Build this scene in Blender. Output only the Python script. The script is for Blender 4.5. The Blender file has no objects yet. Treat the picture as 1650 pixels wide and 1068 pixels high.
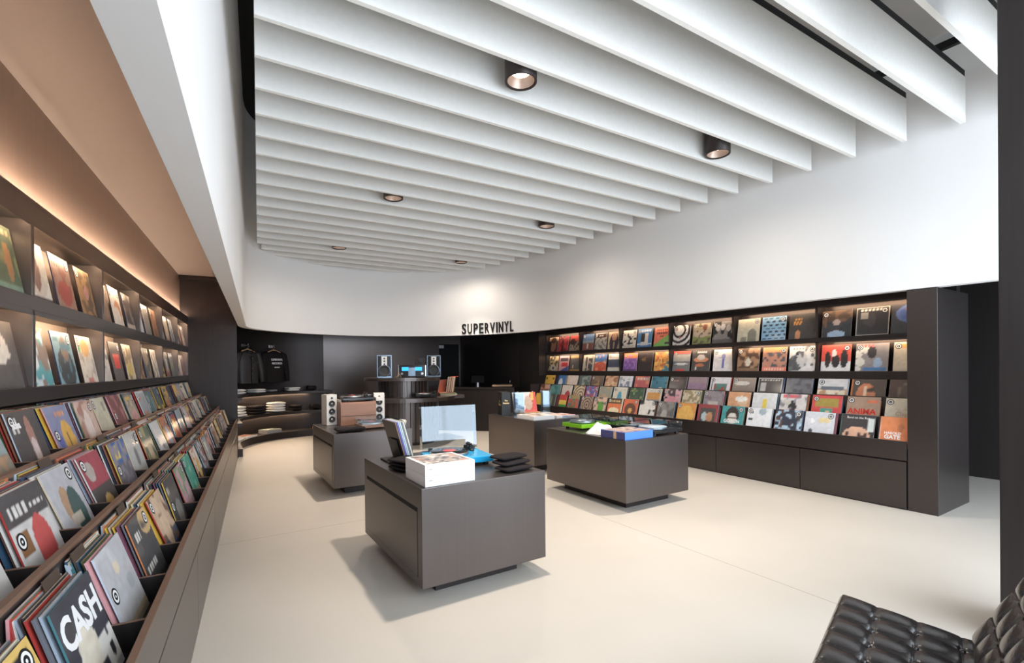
import bpy, bmesh, math, random
import numpy as np
from mathutils import Matrix, Vector
random.seed(7)
SC = bpy.context.scene
COL = SC.collection
pi = math.pi

# ---------------------------------------------------------------- camera
A0 = .565
ca, sa = math.cos(A0), math.sin(A0)
pit, rol = -.0051, -.0104
fw = Vector((sa*math.cos(pit), ca*math.cos(pit), math.sin(pit)))
rt0 = Vector((ca, -sa, 0))
up0 = rt0.cross(fw)
rt = math.cos(rol)*rt0 + math.sin(rol)*up0
up = -math.sin(rol)*rt0 + math.cos(rol)*up0
cd = bpy.data.cameras.new('camera')
cam = bpy.data.objects.new('camera', cd)
COL.objects.link(cam)
cam.matrix_world = Matrix(((rt.x, up.x, -fw.x, 0), (rt.y, up.y, -fw.y, 0), (rt.z, up.z, -fw.z, 1.45), (0, 0, 0, 1)))
cd.sensor_width = 36
cd.lens = 780.2/1650*36
cd.shift_y = 61.85/1650
cd.clip_start = .02
SC.camera = cam

# ---------------------------------------------------------------- world, daylight, exposure
w = bpy.data.worlds.new('sky'); SC.world = w
w.use_nodes = True
w.node_tree.nodes['Background'].inputs[0].default_value = (.62, .78, 1, 1)
w.node_tree.nodes['Background'].inputs[1].default_value = 1.2
SC.view_settings.view_transform = 'Standard'
SC.view_settings.look = 'None'
SC.view_settings.gamma = 1
SC.view_settings.use_curve_mapping = False
SC.view_settings.exposure = 0.15

def area(name, loc, rot, sx, sy, power, color):
    l = bpy.data.lights.new(name, 'AREA'); l.shape = 'RECTANGLE'; l.size = sx; l.size_y = sy
    l.energy = power; l.color = color
    o = bpy.data.objects.new(name, l); COL.objects.link(o)
    o.location = loc; o.rotation_euler = rot
    return o
# daylight entering through the shop window in the front wall (behind the camera)
area('window_daylight', (3.9, -1.74, 2.55), (-pi/2, 0, pi), 7.4, 4.7, 560, (.82, .91, 1))

# ---------------------------------------------------------------- materials
def lin(h):
    h = h.lstrip('#')
    if len(h) == 3: h = ''.join(c*2 for c in h)
    r = []
    for i in (0, 2, 4):
        c = int(h[i:i+2], 16)/255
        r.append(c/12.92 if c <= .04045 else ((c+.055)/1.055)**2.4)
    return tuple(r)

def pbr(name, col, rough=.5, metal=0, spec=.5, vary=0, scale=(8, 8, 8), coat=0, bump=0, emit=None, es=0):
    m = bpy.data.materials.new(name); m.use_nodes = True
    nt = m.node_tree; b = nt.nodes['Principled BSDF']
    c = lin(col) if isinstance(col, str) else col
    b.inputs['Base Color'].default_value = (*c, 1)
    b.inputs['Roughness'].default_value = rough
    b.inputs['Metallic'].default_value = metal
    b.inputs['Specular IOR Level'].default_value = spec
    b.inputs['Coat Weight'].default_value = coat
    if emit:
        b.inputs['Emission Color'].default_value = (*emit, 1); b.inputs['Emission Strength'].default_value = es
    if vary or bump:
        tc = nt.nodes.new('ShaderNodeTexCoord'); mp = nt.nodes.new('ShaderNodeMapping')
        mp.inputs['Scale'].default_value = scale
        nz = nt.nodes.new('ShaderNodeTexNoise'); nz.inputs['Scale'].default_value = 1; nz.inputs['Detail'].default_value = 5
        nt.links.new(tc.outputs['Object'], mp.inputs[0]); nt.links.new(mp.outputs[0], nz.inputs['Vector'])
        if vary:
            mx = nt.nodes.new('ShaderNodeMix'); mx.data_type = 'RGBA'
            mx.inputs[6].default_value = (*[x*(1-vary) for x in c], 1)
            mx.inputs[7].default_value = (*[min(1, x*(1+vary)) for x in c], 1)
            nt.links.new(nz.outputs['Fac'], mx.inputs[0]); nt.links.new(mx.outputs[2], b.inputs['Base Color'])
        if bump:
            bp = nt.nodes.new('ShaderNodeBump'); bp.inputs['Strength'].default_value = bump; bp.inputs['Distance'].default_value = .01
            nt.links.new(nz.outputs['Fac'], bp.inputs['Height']); nt.links.new(bp.outputs[0], b.inputs['Normal'])
    return m

M = {}
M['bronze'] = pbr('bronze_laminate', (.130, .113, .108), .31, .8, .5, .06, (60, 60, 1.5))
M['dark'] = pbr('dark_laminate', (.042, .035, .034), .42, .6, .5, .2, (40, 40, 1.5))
M['black'] = pbr('black', (.008, .008, .009), .45)
M['bronze2'] = pbr('bronze_laminate_shaded', (.082, .070, .067), .31, .8, .5, .06, (60, 60, 1.5))  # darker copy of the bronze; right wall's shade put into the base
M['glow'] = pbr('glow_lightened_brown', (.27, .21, .18), .5, .35, .5, .10, (30, 30, 1.5))  # dark wall's base lightened; part of the strip glow is in the colour
M['void'] = pbr('void_black', (.006, .006, .007), .8)
M['white'] = pbr('white_plaster', (.86, .85, .84), .8, vary=.02, scale=(1.5, 1.5, 1.5))
M['felt'] = pbr('white_felt', (.80, .785, .75), .9, vary=.05, scale=(30, 30, 30))
M['panel'] = pbr('grey_ceiling', (.42, .40, .385), .8, vary=.04, scale=(2, 2, 2))
M['soffit'] = pbr('cream_soffit', (.31, .28, .26), .7, vary=.02, scale=(2, 2, 2))
M['led'] = pbr('warm_led', (1, .75, .5), .5, emit=(1, .72, .46), es=95)
M['ledr'] = pbr('warm_led_soft', (1, .75, .5), .5, emit=(1, .72, .48), es=30)
M['ledw'] = pbr('warm_led_wash', (1, .75, .5), .5, emit=(1, .72, .52), es=170)
M['leds'] = pbr('warm_led_shelf', (1, .75, .5), .5, emit=(1, .72, .48), es=85)
M['lens'] = pbr('lamp_lens', (1, 1, 1), .5, emit=(1, .93, .82), es=8)
M['can'] = pbr('lamp_can', (.045, .035, .033), .4, .5)
M['inner'] = pbr('lamp_reflector', (.40, .30, .25), .35, .6)
M['chrome'] = pbr('chrome', (.75, .76, .78), .12, 1)
M['steel'] = pbr('brushed_steel', (.55, .55, .56), .35, 1)
M['leather'] = pbr('black_leather', (.024, .019, .018), .22, 0, .7, vary=.2, scale=(90, 90, 90), bump=.08)
M['cloth_k'] = pbr('black_cotton', (.018, .014, .015), .9, 0, .2, .3, (60, 60, 60), bump=.2)
M['cloth_w'] = pbr('white_cotton', (.86, .84, .82), .9, 0, .2, .05, (40, 40, 40), bump=.2)
M['cloth_g'] = pbr('grey_cotton', (.30, .29, .29), .9, 0, .2, .1, (40, 40, 40), bump=.2)
M['jacket'] = pbr('waxed_black', (.035, .032, .031), .5, 0, .4, .3, (30, 30, 30), bump=.3)
M['walnut'] = pbr('walnut', (.34, .165, .10), .4, 0, .5, .35, (2, 2, 30))
M['wood'] = pbr('pale_wood', (.55, .33, .17), .5, 0, .5, .2, (3, 3, 30))
M['cream'] = pbr('cream_paint', (.74, .70, .64), .35)
M['paper'] = pbr('white_card', (.83, .83, .83), .45)
M['kraft'] = pbr('tan_card', (.50, .33, .20), .7)
M['blue'] = pbr('bright_blue', (.02, .42, .80), .25, coat=.3)
M['green'] = pbr('lime_green', (.26, .66, .02), .25, coat=.3)
M['navy'] = pbr('navy_card', (.05, .05, .16), .5)
M['royal'] = pbr('royal_blue_card', (.08, .25, .72), .4)
M['bluecard'] = pbr('pale_blue_card', (.30, .42, .56), .6, vary=.5, scale=(25, 25, 25))
M['edge'] = pbr('brown_board_edge', (.20, .115, .078), .45, vary=.15, scale=(20, 20, 20))
M['gold'] = pbr('gold_ink', (.80, .55, .22), .35, .5)
M['vinyl'] = pbr('black_vinyl', (.01, .01, .011), .18)
M['red'] = pbr('red_paint', (.55, .03, .02), .4)
M['screen'] = pbr('blue_display', (.02, .2, .5), .3, emit=(.02, .35, .9), es=1.6)
M['rubber'] = pbr('cone_rubber', (.03, .03, .032), .5)
M['tab'] = pbr('brown_tab_card', (.075, .05, .035), .5)
M['plumb'] = pbr('silver_blue_metal', (.30, .38, .48), .2, .9)

def floor_mat():
    m = pbr('cream_microcement', (.66, .60, .53), .42, 0, .4)
    nt = m.node_tree; b = nt.nodes['Principled BSDF']; N = nt.nodes.new; L = nt.links.new
    g = N('ShaderNodeNewGeometry'); n = N('ShaderNodeTexNoise'); n.inputs['Scale'].default_value = .9; n.inputs['Detail'].default_value = 8
    L(g.outputs['Position'], n.inputs['Vector'])
    mx = N('ShaderNodeMix'); mx.data_type = 'RGBA'
    mx.inputs[6].default_value = (.56, .515, .45, 1); mx.inputs[7].default_value = (.66, .615, .55, 1)
    L(n.outputs['Fac'], mx.inputs[0])
    sp = N('ShaderNodeSeparateXYZ'); L(g.outputs['Position'], sp.inputs[0])
    def line(out, c):
        s = N('ShaderNodeMath'); s.operation = 'SUBTRACT'; L(sp.outputs[out], s.inputs[0]); s.inputs[1].default_value = c
        a = N('ShaderNodeMath'); a.operation = 'ABSOLUTE'; L(s.outputs[0], a.inputs[0])
        l = N('ShaderNodeMath'); l.operation = 'LESS_THAN'; L(a.outputs[0], l.inputs[0]); l.inputs[1].default_value = .0035
        return l
    l1, l2 = line('X', 3.21), line('Y', 4.70)
    ad = N('ShaderNodeMath'); ad.operation = 'MAXIMUM'; L(l1.outputs[0], ad.inputs[0]); L(l2.outputs[0], ad.inputs[1])
    m2 = N('ShaderNodeMix'); m2.data_type = 'RGBA'; L(ad.outputs[0], m2.inputs[0]); L(mx.outputs[2], m2.inputs[6]); m2.inputs[7].default_value = (.36, .32, .28, 1)
    L(m2.outputs[2], b.inputs['Base Color'])
    return m
M['floor'] = floor_mat()

def attr_mat(name, rough, coat):
    m = pbr(name, (1, 1, 1), rough, coat=coat)
    a = m.node_tree.nodes.new('ShaderNodeAttribute'); a.attribute_name = 'Col'
    m.node_tree.links.new(a.outputs['Color'], m.node_tree.nodes['Principled BSDF'].inputs['Base Color'])
    m.node_tree.nodes['Principled BSDF'].inputs['Coat Roughness'].default_value = .12
    return m
M['print'] = attr_mat('printed_card', .5, .25)

def clear_mat():
    m = bpy.data.materials.new('clear_acrylic'); m.use_nodes = True
    nt = m.node_tree; nt.nodes.clear(); N = nt.nodes.new; L = nt.links.new
    o = N('ShaderNodeOutputMaterial'); t = N('ShaderNodeBsdfTransparent'); t.inputs[0].default_value = (.90, .94, .97, 1)
    g = N('ShaderNodeBsdfGlossy'); g.inputs['Roughness'].default_value = .03; g.inputs[0].default_value = (.9, .96, 1, 1)
    lw_ = N('ShaderNodeLayerWeight'); lw_.inputs[0].default_value = .5
    p = N('ShaderNodeMath'); p.operation = 'POWER'; L(lw_.outputs['Facing'], p.inputs[0]); p.inputs[1].default_value = 3
    f = N('ShaderNodeMath'); f.operation = 'MULTIPLY_ADD'; L(p.outputs[0], f.inputs[0]); f.inputs[1].default_value = .75; f.inputs[2].default_value = .06
    mx = N('ShaderNodeMixShader'); L(f.outputs[0], mx.inputs[0]); L(t.outputs[0], mx.inputs[1]); L(g.outputs[0], mx.inputs[2])
    L(mx.outputs[0], o.inputs[0])
    return m
M['clear'] = clear_mat()

# ---------------------------------------------------------------- mesh helpers
class MB:
    """collects shapes; build() links them as one mesh object"""
    def __init__(s): s.v = []; s.f = []; s.mi = []; s.sm = []
    def add(s, vs, fs, mi=0, smooth=False, mat=None):
        k = len(s.v)
        s.v += [tuple(mat @ Vector(p)) if mat else tuple(p) for p in vs]
        s.f += [tuple(i+k for i in f) for f in fs]; s.mi += [mi]*len(fs); s.sm += [smooth]*len(fs)
        return s
    def box(s, x0, y0, z0, x1, y1, z1, mi=0, mat=None):
        return s.add([(x0, y0, z0), (x1, y0, z0), (x1, y1, z0), (x0, y1, z0), (x0, y0, z1), (x1, y0, z1), (x1, y1, z1), (x0, y1, z1)],
                     [(0, 3, 2, 1), (4, 5, 6, 7), (0, 1, 5, 4), (1, 2, 6, 5), (2, 3, 7, 6), (3, 0, 4, 7)], mi, mat=mat)
    def prism(s, pts, z0, z1, mi=0, mat=None, smooth=False):
        n = len(pts)
        vs = [(x, y, z0) for x, y in pts]+[(x, y, z1) for x, y in pts]
        s.add(vs, [tuple(range(n))[::-1], tuple(range(n, 2*n))], mi, mat=mat)
        return s.add(vs, [(i, (i+1) % n, n+(i+1) % n, n+i) for i in range(n)], mi, smooth, mat)
    def lathe(s, prof, n=32, mi=0, mat=None, smooth=True, cap=True):
        vs = []; fs = []
        for r, z in prof: vs += [(r*math.cos(2*pi*i/n), r*math.sin(2*pi*i/n), z) for i in range(n)]
        for j in range(len(prof)-1):
            fs += [(j*n+i, j*n+(i+1) % n, (j+1)*n+(i+1) % n, (j+1)*n+i) for i in range(n)]
        s.add(vs, fs, mi, smooth, mat)
        if cap:
            if prof[0][0] > 1e-6: s.add(vs[:n], [tuple(range(n))[::-1]], mi, mat=mat)
            if prof[-1][0] > 1e-6: s.add(vs[-n:], [tuple(range(n))], mi, mat=mat)
        return s
    def cyl(s, r, z0, z1, n=24, mi=0, mat=None):
        return s.lathe([(r, z0), (r, z1)], n, mi, mat)
    def tube(s, pts, rad, n=8, mi=0, mat=None):
        P = [Vector(p) for p in pts]; R = rad if isinstance(rad, (list, tuple)) else [rad]*len(P)
        vs = []; fs = []; u = None
        for i, p in enumerate(P):
            t = (P[min(i+1, len(P)-1)]-P[max(i-1, 0)]).normalized()
            if u is None: u = t.orthogonal().normalized()
            u = (u-t*u.dot(t)).normalized(); q = t.cross(u)
            vs += [p+R[i]*(math.cos(2*pi*k/n)*u+math.sin(2*pi*k/n)*q) for k in range(n)]
        for j in range(len(P)-1): fs += [(j*n+k, j*n+(k+1) % n, (j+1)*n+(k+1) % n, (j+1)*n+k) for k in range(n)]
        fs += [tuple(range(n))[::-1], tuple(range((len(P)-1)*n, len(P)*n))]
        return s.add(vs, fs, mi, True, mat)
    def mesh(s, name, mats):
        me = bpy.data.meshes.new(name); me.from_pydata(s.v, [], s.f)
        for m in (mats if isinstance(mats, (list, tuple)) else [mats]): me.materials.append(M[m] if isinstance(m, str) else m)
        me.polygons.foreach_set('material_index', s.mi); me.polygons.foreach_set('use_smooth', s.sm)
        me.update(); return me
    def build(s, name, mats, parent=None, bevel=0, loc=None, rz=0):
        o = link(name, s.mesh(name, mats), parent)
        if loc: o.location = loc
        if rz: o.rotation_euler.z = rz
        if bevel:
            b = o.modifiers.new('edge', 'BEVEL'); b.width = bevel; b.segments = 2; b.limit_method = 'ANGLE'
        return o

def link(name, data, parent=None):
    o = bpy.data.objects.new(name, data); COL.objects.link(o)
    if parent: o.parent = parent
    return o
def tag(o, label, cat, group=None, kind=None):
    o['label'] = label; o['category'] = cat
    if len(label.split()) > 16: print('LONG', len(label.split()), label)
    if group: o['group'] = group
    if kind: o['kind'] = kind
    return o
def thing(name, label, cat, loc=(0, 0, 0), rz=0, group=None):
    o = link(name, None); o.location = loc; o.rotation_euler.z = rz
    o.empty_display_size = .1
    return tag(o, label, cat, group)
def struct(o, label=None):
    o['kind'] = 'structure'
    if label: o['label'] = label
    return o
def bx(name, mat, parent, x0, y0, z0, x1, y1, z1, bevel=0):
    return MB().box(x0, y0, z0, x1, y1, z1).build(name, mat, parent, bevel)
def T(x, y, z, rx=0, ry=0, rz=0):
    return Matrix.Translation((x, y, z)) @ Matrix.Rotation(rz, 4, 'Z') @ Matrix.Rotation(ry, 4, 'Y') @ Matrix.Rotation(rx, 4, 'X')
_font_cache = {}
def text_mesh(s, size, depth=.002, bold=0, width=None):
    cu = bpy.data.curves.new('lettering', 'FONT'); cu.body = s; cu.size = size; cu.extrude = depth; cu.offset = bold
    cu.align_x = 'CENTER'; cu.align_y = 'BOTTOM_BASELINE'; cu.resolution_u = 3
    o = bpy.data.objects.new('lettering', cu); COL.objects.link(o)
    bpy.context.view_layer.update()
    me = bpy.data.meshes.new_from_object(o.evaluated_get(bpy.context.evaluated_depsgraph_get()))
    bpy.data.objects.remove(o); bpy.data.curves.remove(cu)
    if width:
        xs = [v.co.x for v in me.vertices]; k = width/(max(xs)-min(xs))
        for v in me.vertices: v.co.x *= k
    return me
def lettering(name, s, size, mat, parent, loc, rot=(pi/2, 0, 0), depth=.0012, bold=0, width=None):
    me = text_mesh(s, size, depth, bold, width); me.materials.clear(); me.materials.append(M[mat])
    for p in me.polygons: p.material_index = 0
    o = link(name, me, parent); o.location = loc; o.rotation_euler = rot
    return o
ORD = ['zeroth', 'first', 'second', 'third', 'fourth', 'fifth', 'sixth', 'seventh', 'eighth', 'ninth', 'tenth', 'eleventh', 'twelfth', 'thirteenth', 'fourteenth',
       'fifteenth', 'sixteenth', 'seventeenth', 'eighteenth', 'nineteenth', 'twentieth', 'twenty-first', 'twenty-second', 'twenty-third', 'twenty-fourth', 'twenty-fifth', 'twenty-sixth', 'twenty-seventh', 'twenty-eighth']

# frames: left wall (s along the wall towards the back, o into the room from the cabinet front), right wall (plane x = RX)
ANG = .0821
P0 = Vector((.441, 9.156, 0))
dl = Vector((math.sin(ANG), math.cos(ANG), 0)); nl = Vector((math.cos(ANG), -math.sin(ANG), 0))
def LP(s, o, z): return P0+dl*s+nl*o+Vector((0, 0, z))
RX = 5.82

# ================================================================ ROOM SHELL
fl = [(-3, -1.8), (8.3, -1.8), (8.3, 13), (-3, 13)]
struct(MB().prism(fl, -.1, 0).build('floor', 'floor'))

def strip_wall(name, pts, th, z0, z1, mat, smooth=True):
    """wall of thickness th to the outer (left-hand) side of an open polyline"""
    n = len(pts); off = []
    for i in range(n):
        a = Vector(pts[max(i-1, 0)]); b = Vector(pts[min(i+1, n-1)]); d = (b-a).normalized()
        off.append((pts[i][0]-d.y*th, pts[i][1]+d.x*th))
    mb = MB()
    for i in range(n-1):
        p, q, r, t = pts[i], pts[i+1], off[i+1], off[i]
    vs = [(x, y, z0) for x, y in pts]+[(x, y, z1) for x, y in pts]
    mb.add(vs, [(i, i+1, n+i+1, n+i) for i in range(n-1)], 0, smooth)
    vs = [(x, y, z0) for x, y in off]+[(x, y, z1) for x, y in off]
    mb.add(vs, [(i+1, i, n+i, n+i+1) for i in range(n-1)], 0, smooth)
    for z, fl_ in ((z0, 0), (z1, 1)):
        vs = [(x, y, z) for x, y in pts]+[(x, y, z) for x, y in off]
        mb.add(vs, [((i, i+1, n+i+1, n+i) if fl_ else (i+1, i, n+i, n+i+1)) for i in range(n-1)], 0)
    mb.add([(*pts[0], z0), (*pts[0], z1), (*off[0], z1), (*off[0], z0)], [(0, 1, 2, 3)])
    mb.add([(*pts[-1], z0), (*pts[-1], z1), (*off[-1], z1), (*off[-1], z0)], [(3, 2, 1, 0)])
    return mb.build(name, mat)
def spline(P, k=8):
    out = []
    for i in range(len(P)-1):
        p0, p1, p2, p3 = [Vector(P[max(0, min(len(P)-1, j))]) for j in (i-1, i, i+1, i+2)]
        for t in range(k):
            t = t/k
            q = .5*((2*p1)+(p2-p0)*t+(2*p0-5*p1+4*p2-p3)*t*t+(3*p1-p0-3*p2+p3)*t*t*t)
            out.append((q.x, q.y))
    out.append(tuple(P[-1])); return out
# white drum above the shelving: inner face from the front-left, round the back, to the front-right
lw = [LP(s, .145, 0) for s in (-11.05, -8, -5, -3, -1.5, -.6)]
DRUM = [(p.x, p.y) for p in lw]+[(.575, 9.0), (.66, 9.37), (.87, 9.74), (1.22, 10.08), (1.83, 10.43), (2.6, 10.64), (3.37, 10.55), (4.11, 10.23), (4.78, 9.70), (5.27, 8.95), (5.52, 8.1),
        (5.58, 7.1), (5.61, 6.2), (5.66, 4.6), (5.73, 3.4), (5.79, 2.4), (5.83, 1.7), (5.85, .5), (5.87, -1.78)]
DR = spline(DRUM)
struct(strip_wall('wall_upper', DR, .115, 2.171, 5.85, 'white'))
# dark wall behind the left shelving, tan ceiling, end partition
def lbox(name, mat, s0, o0, z0, s1, o1, z1, parent=None, bevel=0):
    o = MB().box(o0, s0, z0, o1, s1, z1).build(name, mat, parent, bevel)
    if parent is None: o.location = P0; o.rotation_euler.z = -ANG
    return o
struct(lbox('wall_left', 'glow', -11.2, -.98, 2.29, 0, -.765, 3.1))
struct(lbox('wall_left_base', 'dark', -11.2, -.98, 0, 0, -.90, 2.29))
struct(lbox('ceiling_soffit', 'soffit', -11.2, -.98, 2.945, .0, .04, 3.02))
struct(lbox('trim_1', 'dark', 0, -.98, 0, .06, .005, 2.945))
# back wall: rounded corner then straight
arc = [(1.95+1.83*math.cos(t), 9.88+1.83*math.sin(t)) for t in [pi*(1-i/24*.5) for i in range(25)]]
struct(strip_wall('wall_back_curve', [(.12, 9.27), (.12, 9.6)]+arc+[(2.30, 11.71)], .1, 0, 2.88, 'dark'))
struct(strip_wall('wall_back', [(2.301, 11.71), (3.0, 11.71), (4.0, 11.71), (5.17, 11.71)], .1, 0, 2.88, 'bronze'))
struct(strip_wall('wall_recess', [(5.17, 11.82), (5.17, 12.55), (6.2, 12.55), (6.36, 9.75)], .1, 0, 2.88, 'bronze', False))
struct(strip_wall('wall_corner', [(6.352, 9.72), (6.27, 8.47)], .1, 0, 2.88, 'bronze', False))
_r = [(x, y) for x, y in DR if (y > 9.0 or x > 3) and y > -1.7]
def _off(P, d):
    out = []
    for i in range(len(P)):
        t = (Vector(P[min(i+1, len(P)-1)])-Vector(P[max(i-1, 0)])).normalized(); out.append((P[i][0]-t.y*d, P[i][1]+t.x*d))
    return out
struct(MB().prism(_off(_r, .06)+[(8.4, -1.8), (8.4, 13), (-1, 13), (-1, 9.16)], 2.88, 2.95).build('ceiling_back', 'dark'))
struct(MB().box(6.7, 1.8, 0, 6.8, 8.6, 2.88).build('wall_right', 'dark'))
struct(MB().box(8.25, -1.8, 0, 8.35, 3.2, 2.88).build('wall_corridor', 'dark'))
struct(MB().box(6.8, 3.1, 0, 8.3, 3.2, 2.88).build('wall_corridor_end', 'dark'))
# ceilings over the sales floor
struct(MB().box(-1.2, -1.9, 5.85, 6.2, 11.2, 5.95).build('ceiling', 'void'))
struct(MB().prism([(1.25, -1.75), (5.70, -1.75), (5.66, 2), (5.50, 5), (5.36, 8), (4.6, 9.4), (3.4, 10.1), (2.2, 10.1), (1.4, 9.4)], 4.42, 4.5).build('ceiling_panel', 'panel'))
# shop front with a big window opening, behind the camera
mb = MB(); mb.box(-3, -1.95, 0, .15, -1.8, 5.9); mb.box(7.7, -1.95, 0, 8.4, -1.8, 5.9); mb.box(.15, -1.95, 4.95, 7.7, -1.8, 5.9); mb.box(.15, -1.95, 0, 7.7, -1.8, .15)
struct(mb.build('wall_front', 'white'))
mb = MB()
for x in (.15, 2.6, 5.1, 7.64): mb.box(x, -1.92, .15, x+.06, -1.84, 4.95)
struct(mb.build('window_1', 'black'))
# dark entrance jamb in front of the corridor
struct(MB().box(3.45, .56, 0, 3.95, .763, 5.85).build('trim_2', 'dark', None, .004))

# door in the dark recess
d = thing('door_1', 'dark door in the unlit recess behind the counter', 'door', (5.32, 12.48, 0)); d['kind'] = 'structure'
bx('door_leaf', 'void', d, 0, 0, 0, .80, .05, 2.12, .003)
bx('door_closer', 'steel', d, .04, -.09, 2.0, .30, 0, 2.09, .006)
bx('door_handle', 'steel', d, .06, -.05, 1.0, .19, -.01, 1.03, .004)

# ================================================================ CEILING BAFFLES AND DOWNLIGHTS
def interp(x, T_):
    for (a, b), (c, e) in zip(T_, T_[1:]):
        if x <= c: return b+(e-b)*(x-a)/(c-a)
    return T_[-1][1]
XR = [(-2, 5.83), (1.6, 5.742), (3.19, 5.65), (4.45, 5.595), (5.67, 5.535), (6.5, 5.49), (7.4, 5.42), (8.3, 5.28), (8.9, 5.15), (9.46, 4.97), (9.94, 4.75), (10.41, 4.36), (10.6, 4.1)]
XL = [(-2, -.16), (3.294, .274), (9.25, .77), (9.63, .88), (10.08, 1.15), (10.55, 1.58)]
for k in range(17, -12, -1):
    yl = 3.294+.4195*k
    xl, xr = interp(yl, XL), interp(yl-.1, XR)
    if k > -6: lab = 'white felt ceiling baffle, %s from the back of the shop' % ORD[18-k]
    else: lab = 'white felt ceiling baffle, %s from the back of the shop' % (ORD[18-k] if 18-k < len(ORD) else 'last')
    t = thing('ceiling_baffle', lab, 'ceiling baffle', (xl, yl, 3.586), -.022, 'white felt baffles hung across the ceiling')
    bx('felt_panel', 'felt', t, 0, -.017, 0, xr-xl, .017, .405)
    bx('hanging_rail', 'void', t, 0, -.014, .405, xr-xl, .014, .465)
for x in (5.23, 2.6):
    tag(bx('ceiling_rail', 'void', None, x-.02, -1.7, 4.06, x+.02, 8.0, 4.12), 'dark carrier rail crossing above the baffles %s' % ('by the white fascia' if x > 4 else 'over the middle of the floor'), 'rail', 'dark rails above the baffles')
n = 0
names = {(0, 0): 'nearest on the glowing shelf side', (1, 0): 'nearest on the white fascia side', (0, 1): 'middle one on the glowing shelf side', (1, 1): 'middle one on the white fascia side', (0, 2): 'farthest on the glowing shelf side', (1, 2): 'farthest on the white fascia side'}
for i, x in enumerate((2.04, 4.45)):
    for j, y in enumerate((3.05, 5.985, 8.92)):
        yy = y
        t = thing('downlight', 'dark cylinder ceiling spotlight between baffles, %s' % names[(i, j)], 'ceiling light', (x, yy, 3.60), 0, 'cylinder spotlights in the ceiling')
        MB().lathe([(.102, .012), (.114, 0), (.122, .004), (.122, .7), (.0, .7)], 40, cap=False).build('housing', 'can', t)
        MB().lathe([(.102, .012), (.085, .05), (.066, .075)], 40, cap=False).build('reflector', 'inner', t)
        MB().lathe([(.067, .073), (.05, .070), (0, .069)], 32).build('lens', 'lens', t)
        for ln_, en, ang in (('downlight_beam', 290, 76), ('downlight_wall_fill', 62, 168)):  # second, wide spot is added to each lamp to brighten the walls
            l = bpy.data.lights.new(ln_, 'SPOT'); l.energy = en; l.spot_size = math.radians(ang); l.spot_blend = 1.0; l.shadow_soft_size = .06; l.color = (1, .87, .74)
            o = bpy.data.objects.new(ln_, l); COL.objects.link(o); o.parent = t; o.location = (0, 0, -.03)

# ================================================================ RECORD BINS AND SHELVES, LEFT WALL
BAY = 1.215
SO = .125
S0 = -9*BAY+SO                   # front end of the run; the last bay is cut short by the partition
def lthing(name, label, cat, s=0, o=0, z=0):
    return thing(name, label, cat, LP(s, o, z), -ANG)
# in these things local x = o, local y = s
u = lthing('record_bin_cabinet', 'long stepped dark cabinet with three tiers of record bins beneath the glowing wall', 'record cabinet')
for k in range(9):
    bx('cabinet_door', 'bronze', u, -.03, S0+k*BAY+.003, .0, 0, min(-.003, S0+(k+1)*BAY-.003), .446, .002)
bx('carcass', 'dark', u, -.66, S0, 0, -.032, -.002, .50)
bx('apron', 'bronze', u, -.022, S0, .456, 0, -.002, .641, .002)
bx('rail_cap', 'edge', u, -.022, S0, .6411, 0, -.002, .645)
TIER = [(0, .645, .53), (-.249, .875, .76), (-.489, 1.085, .97)]   # rail offset, rail top, bin floor
for i, (o, zr, zf) in enumerate(TIER):
    nxt = TIER[i+1][0] if i < 2 else -.83
    if i: bx('riser', 'bronze', u, o-.02, S0, TIER[i-1][2], o, -.002, zr-.018, .001); bx('rail_cap', 'edge', u, o-.02, S0, zr-.0179, o+.0005, -.002, zr)
    bx('bin_floor', 'dark', u, nxt-.0, S0, zf-.02, o-.02, -.002, zf)
    zl = zr-.018
    for b in range(27):
        s = S0+b*BAY/3
        if s < -9.2: continue
        dm = Matrix.Translation((o-.02, s, zf)) @ Matrix(((-1, 0, 0, 0), (0, 0, 1, 0), (0, 1, 0, 0), (0, 0, 0, 1)))
        de = -(nxt-o)-.001 if i < 2 else .24; hz = zl-zf
        MB().prism([(0, 0), (0, hz-.003), (de, hz-.003), (de, 0)], -.004, .004, 0, dm).prism([(0, hz-.003), (0, hz), (de, hz), (de, hz-.003)], -.004, .004, 1, dm).build('bin_divider', ['dark', 'edge'], u)
bx('bin_back', 'dark', u, -.86, S0, .95, -.83, -.002, 1.30)

v = lthing('lit_record_shelf', 'two dark wall shelves with warm strip lights above the stepped bins under the glowing wall', 'shelf')
FO = -.665; BO = -.86
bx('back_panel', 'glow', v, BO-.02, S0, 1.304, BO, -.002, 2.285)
bx('shelf_board', 'bronze', v, BO, S0, 1.304, FO, -.002, 1.378, .002)
bx('shelf_board', 'bronze', v, BO, S0, 1.757, FO, -.002, 1.826, .002)
bx('header_board', 'bronze', v, BO, S0, 2.199, FO, -.002, 2.275, .002)
bx('ledge_lip', 'bronze', v, FO-.008, S0, 2.275, FO, -.002, 2.304)
for k in range(10):
    s = S0+k*BAY
    if k == 9: s = -.02
    for z0, z1 in ((1.378, 1.757), (1.826, 2.199)):
        bx('shelf_divider', 'bronze', v, BO, s-.018, z0, FO, s+.018, z1, .001)
for z in (1.757, 2.199): bx('light_lip', 'bronze', v, FO-.006, S0, z-.024, FO, -.002, z+.001)
for k in range(3, 9):
    s = S0+k*BAY
    for z in (1.757, 2.199):
        bx('light_strip', 'led', v, FO-.010, s+.03, z-.012, FO-.0065, min(-.04, s+BAY-.03), z-.002)
    bx('wash_light_strip', 'ledw', v, FO-.012, s+.01, 2.278, FO-.0085, min(-.004, s+BAY-.01), 2.302)

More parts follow.
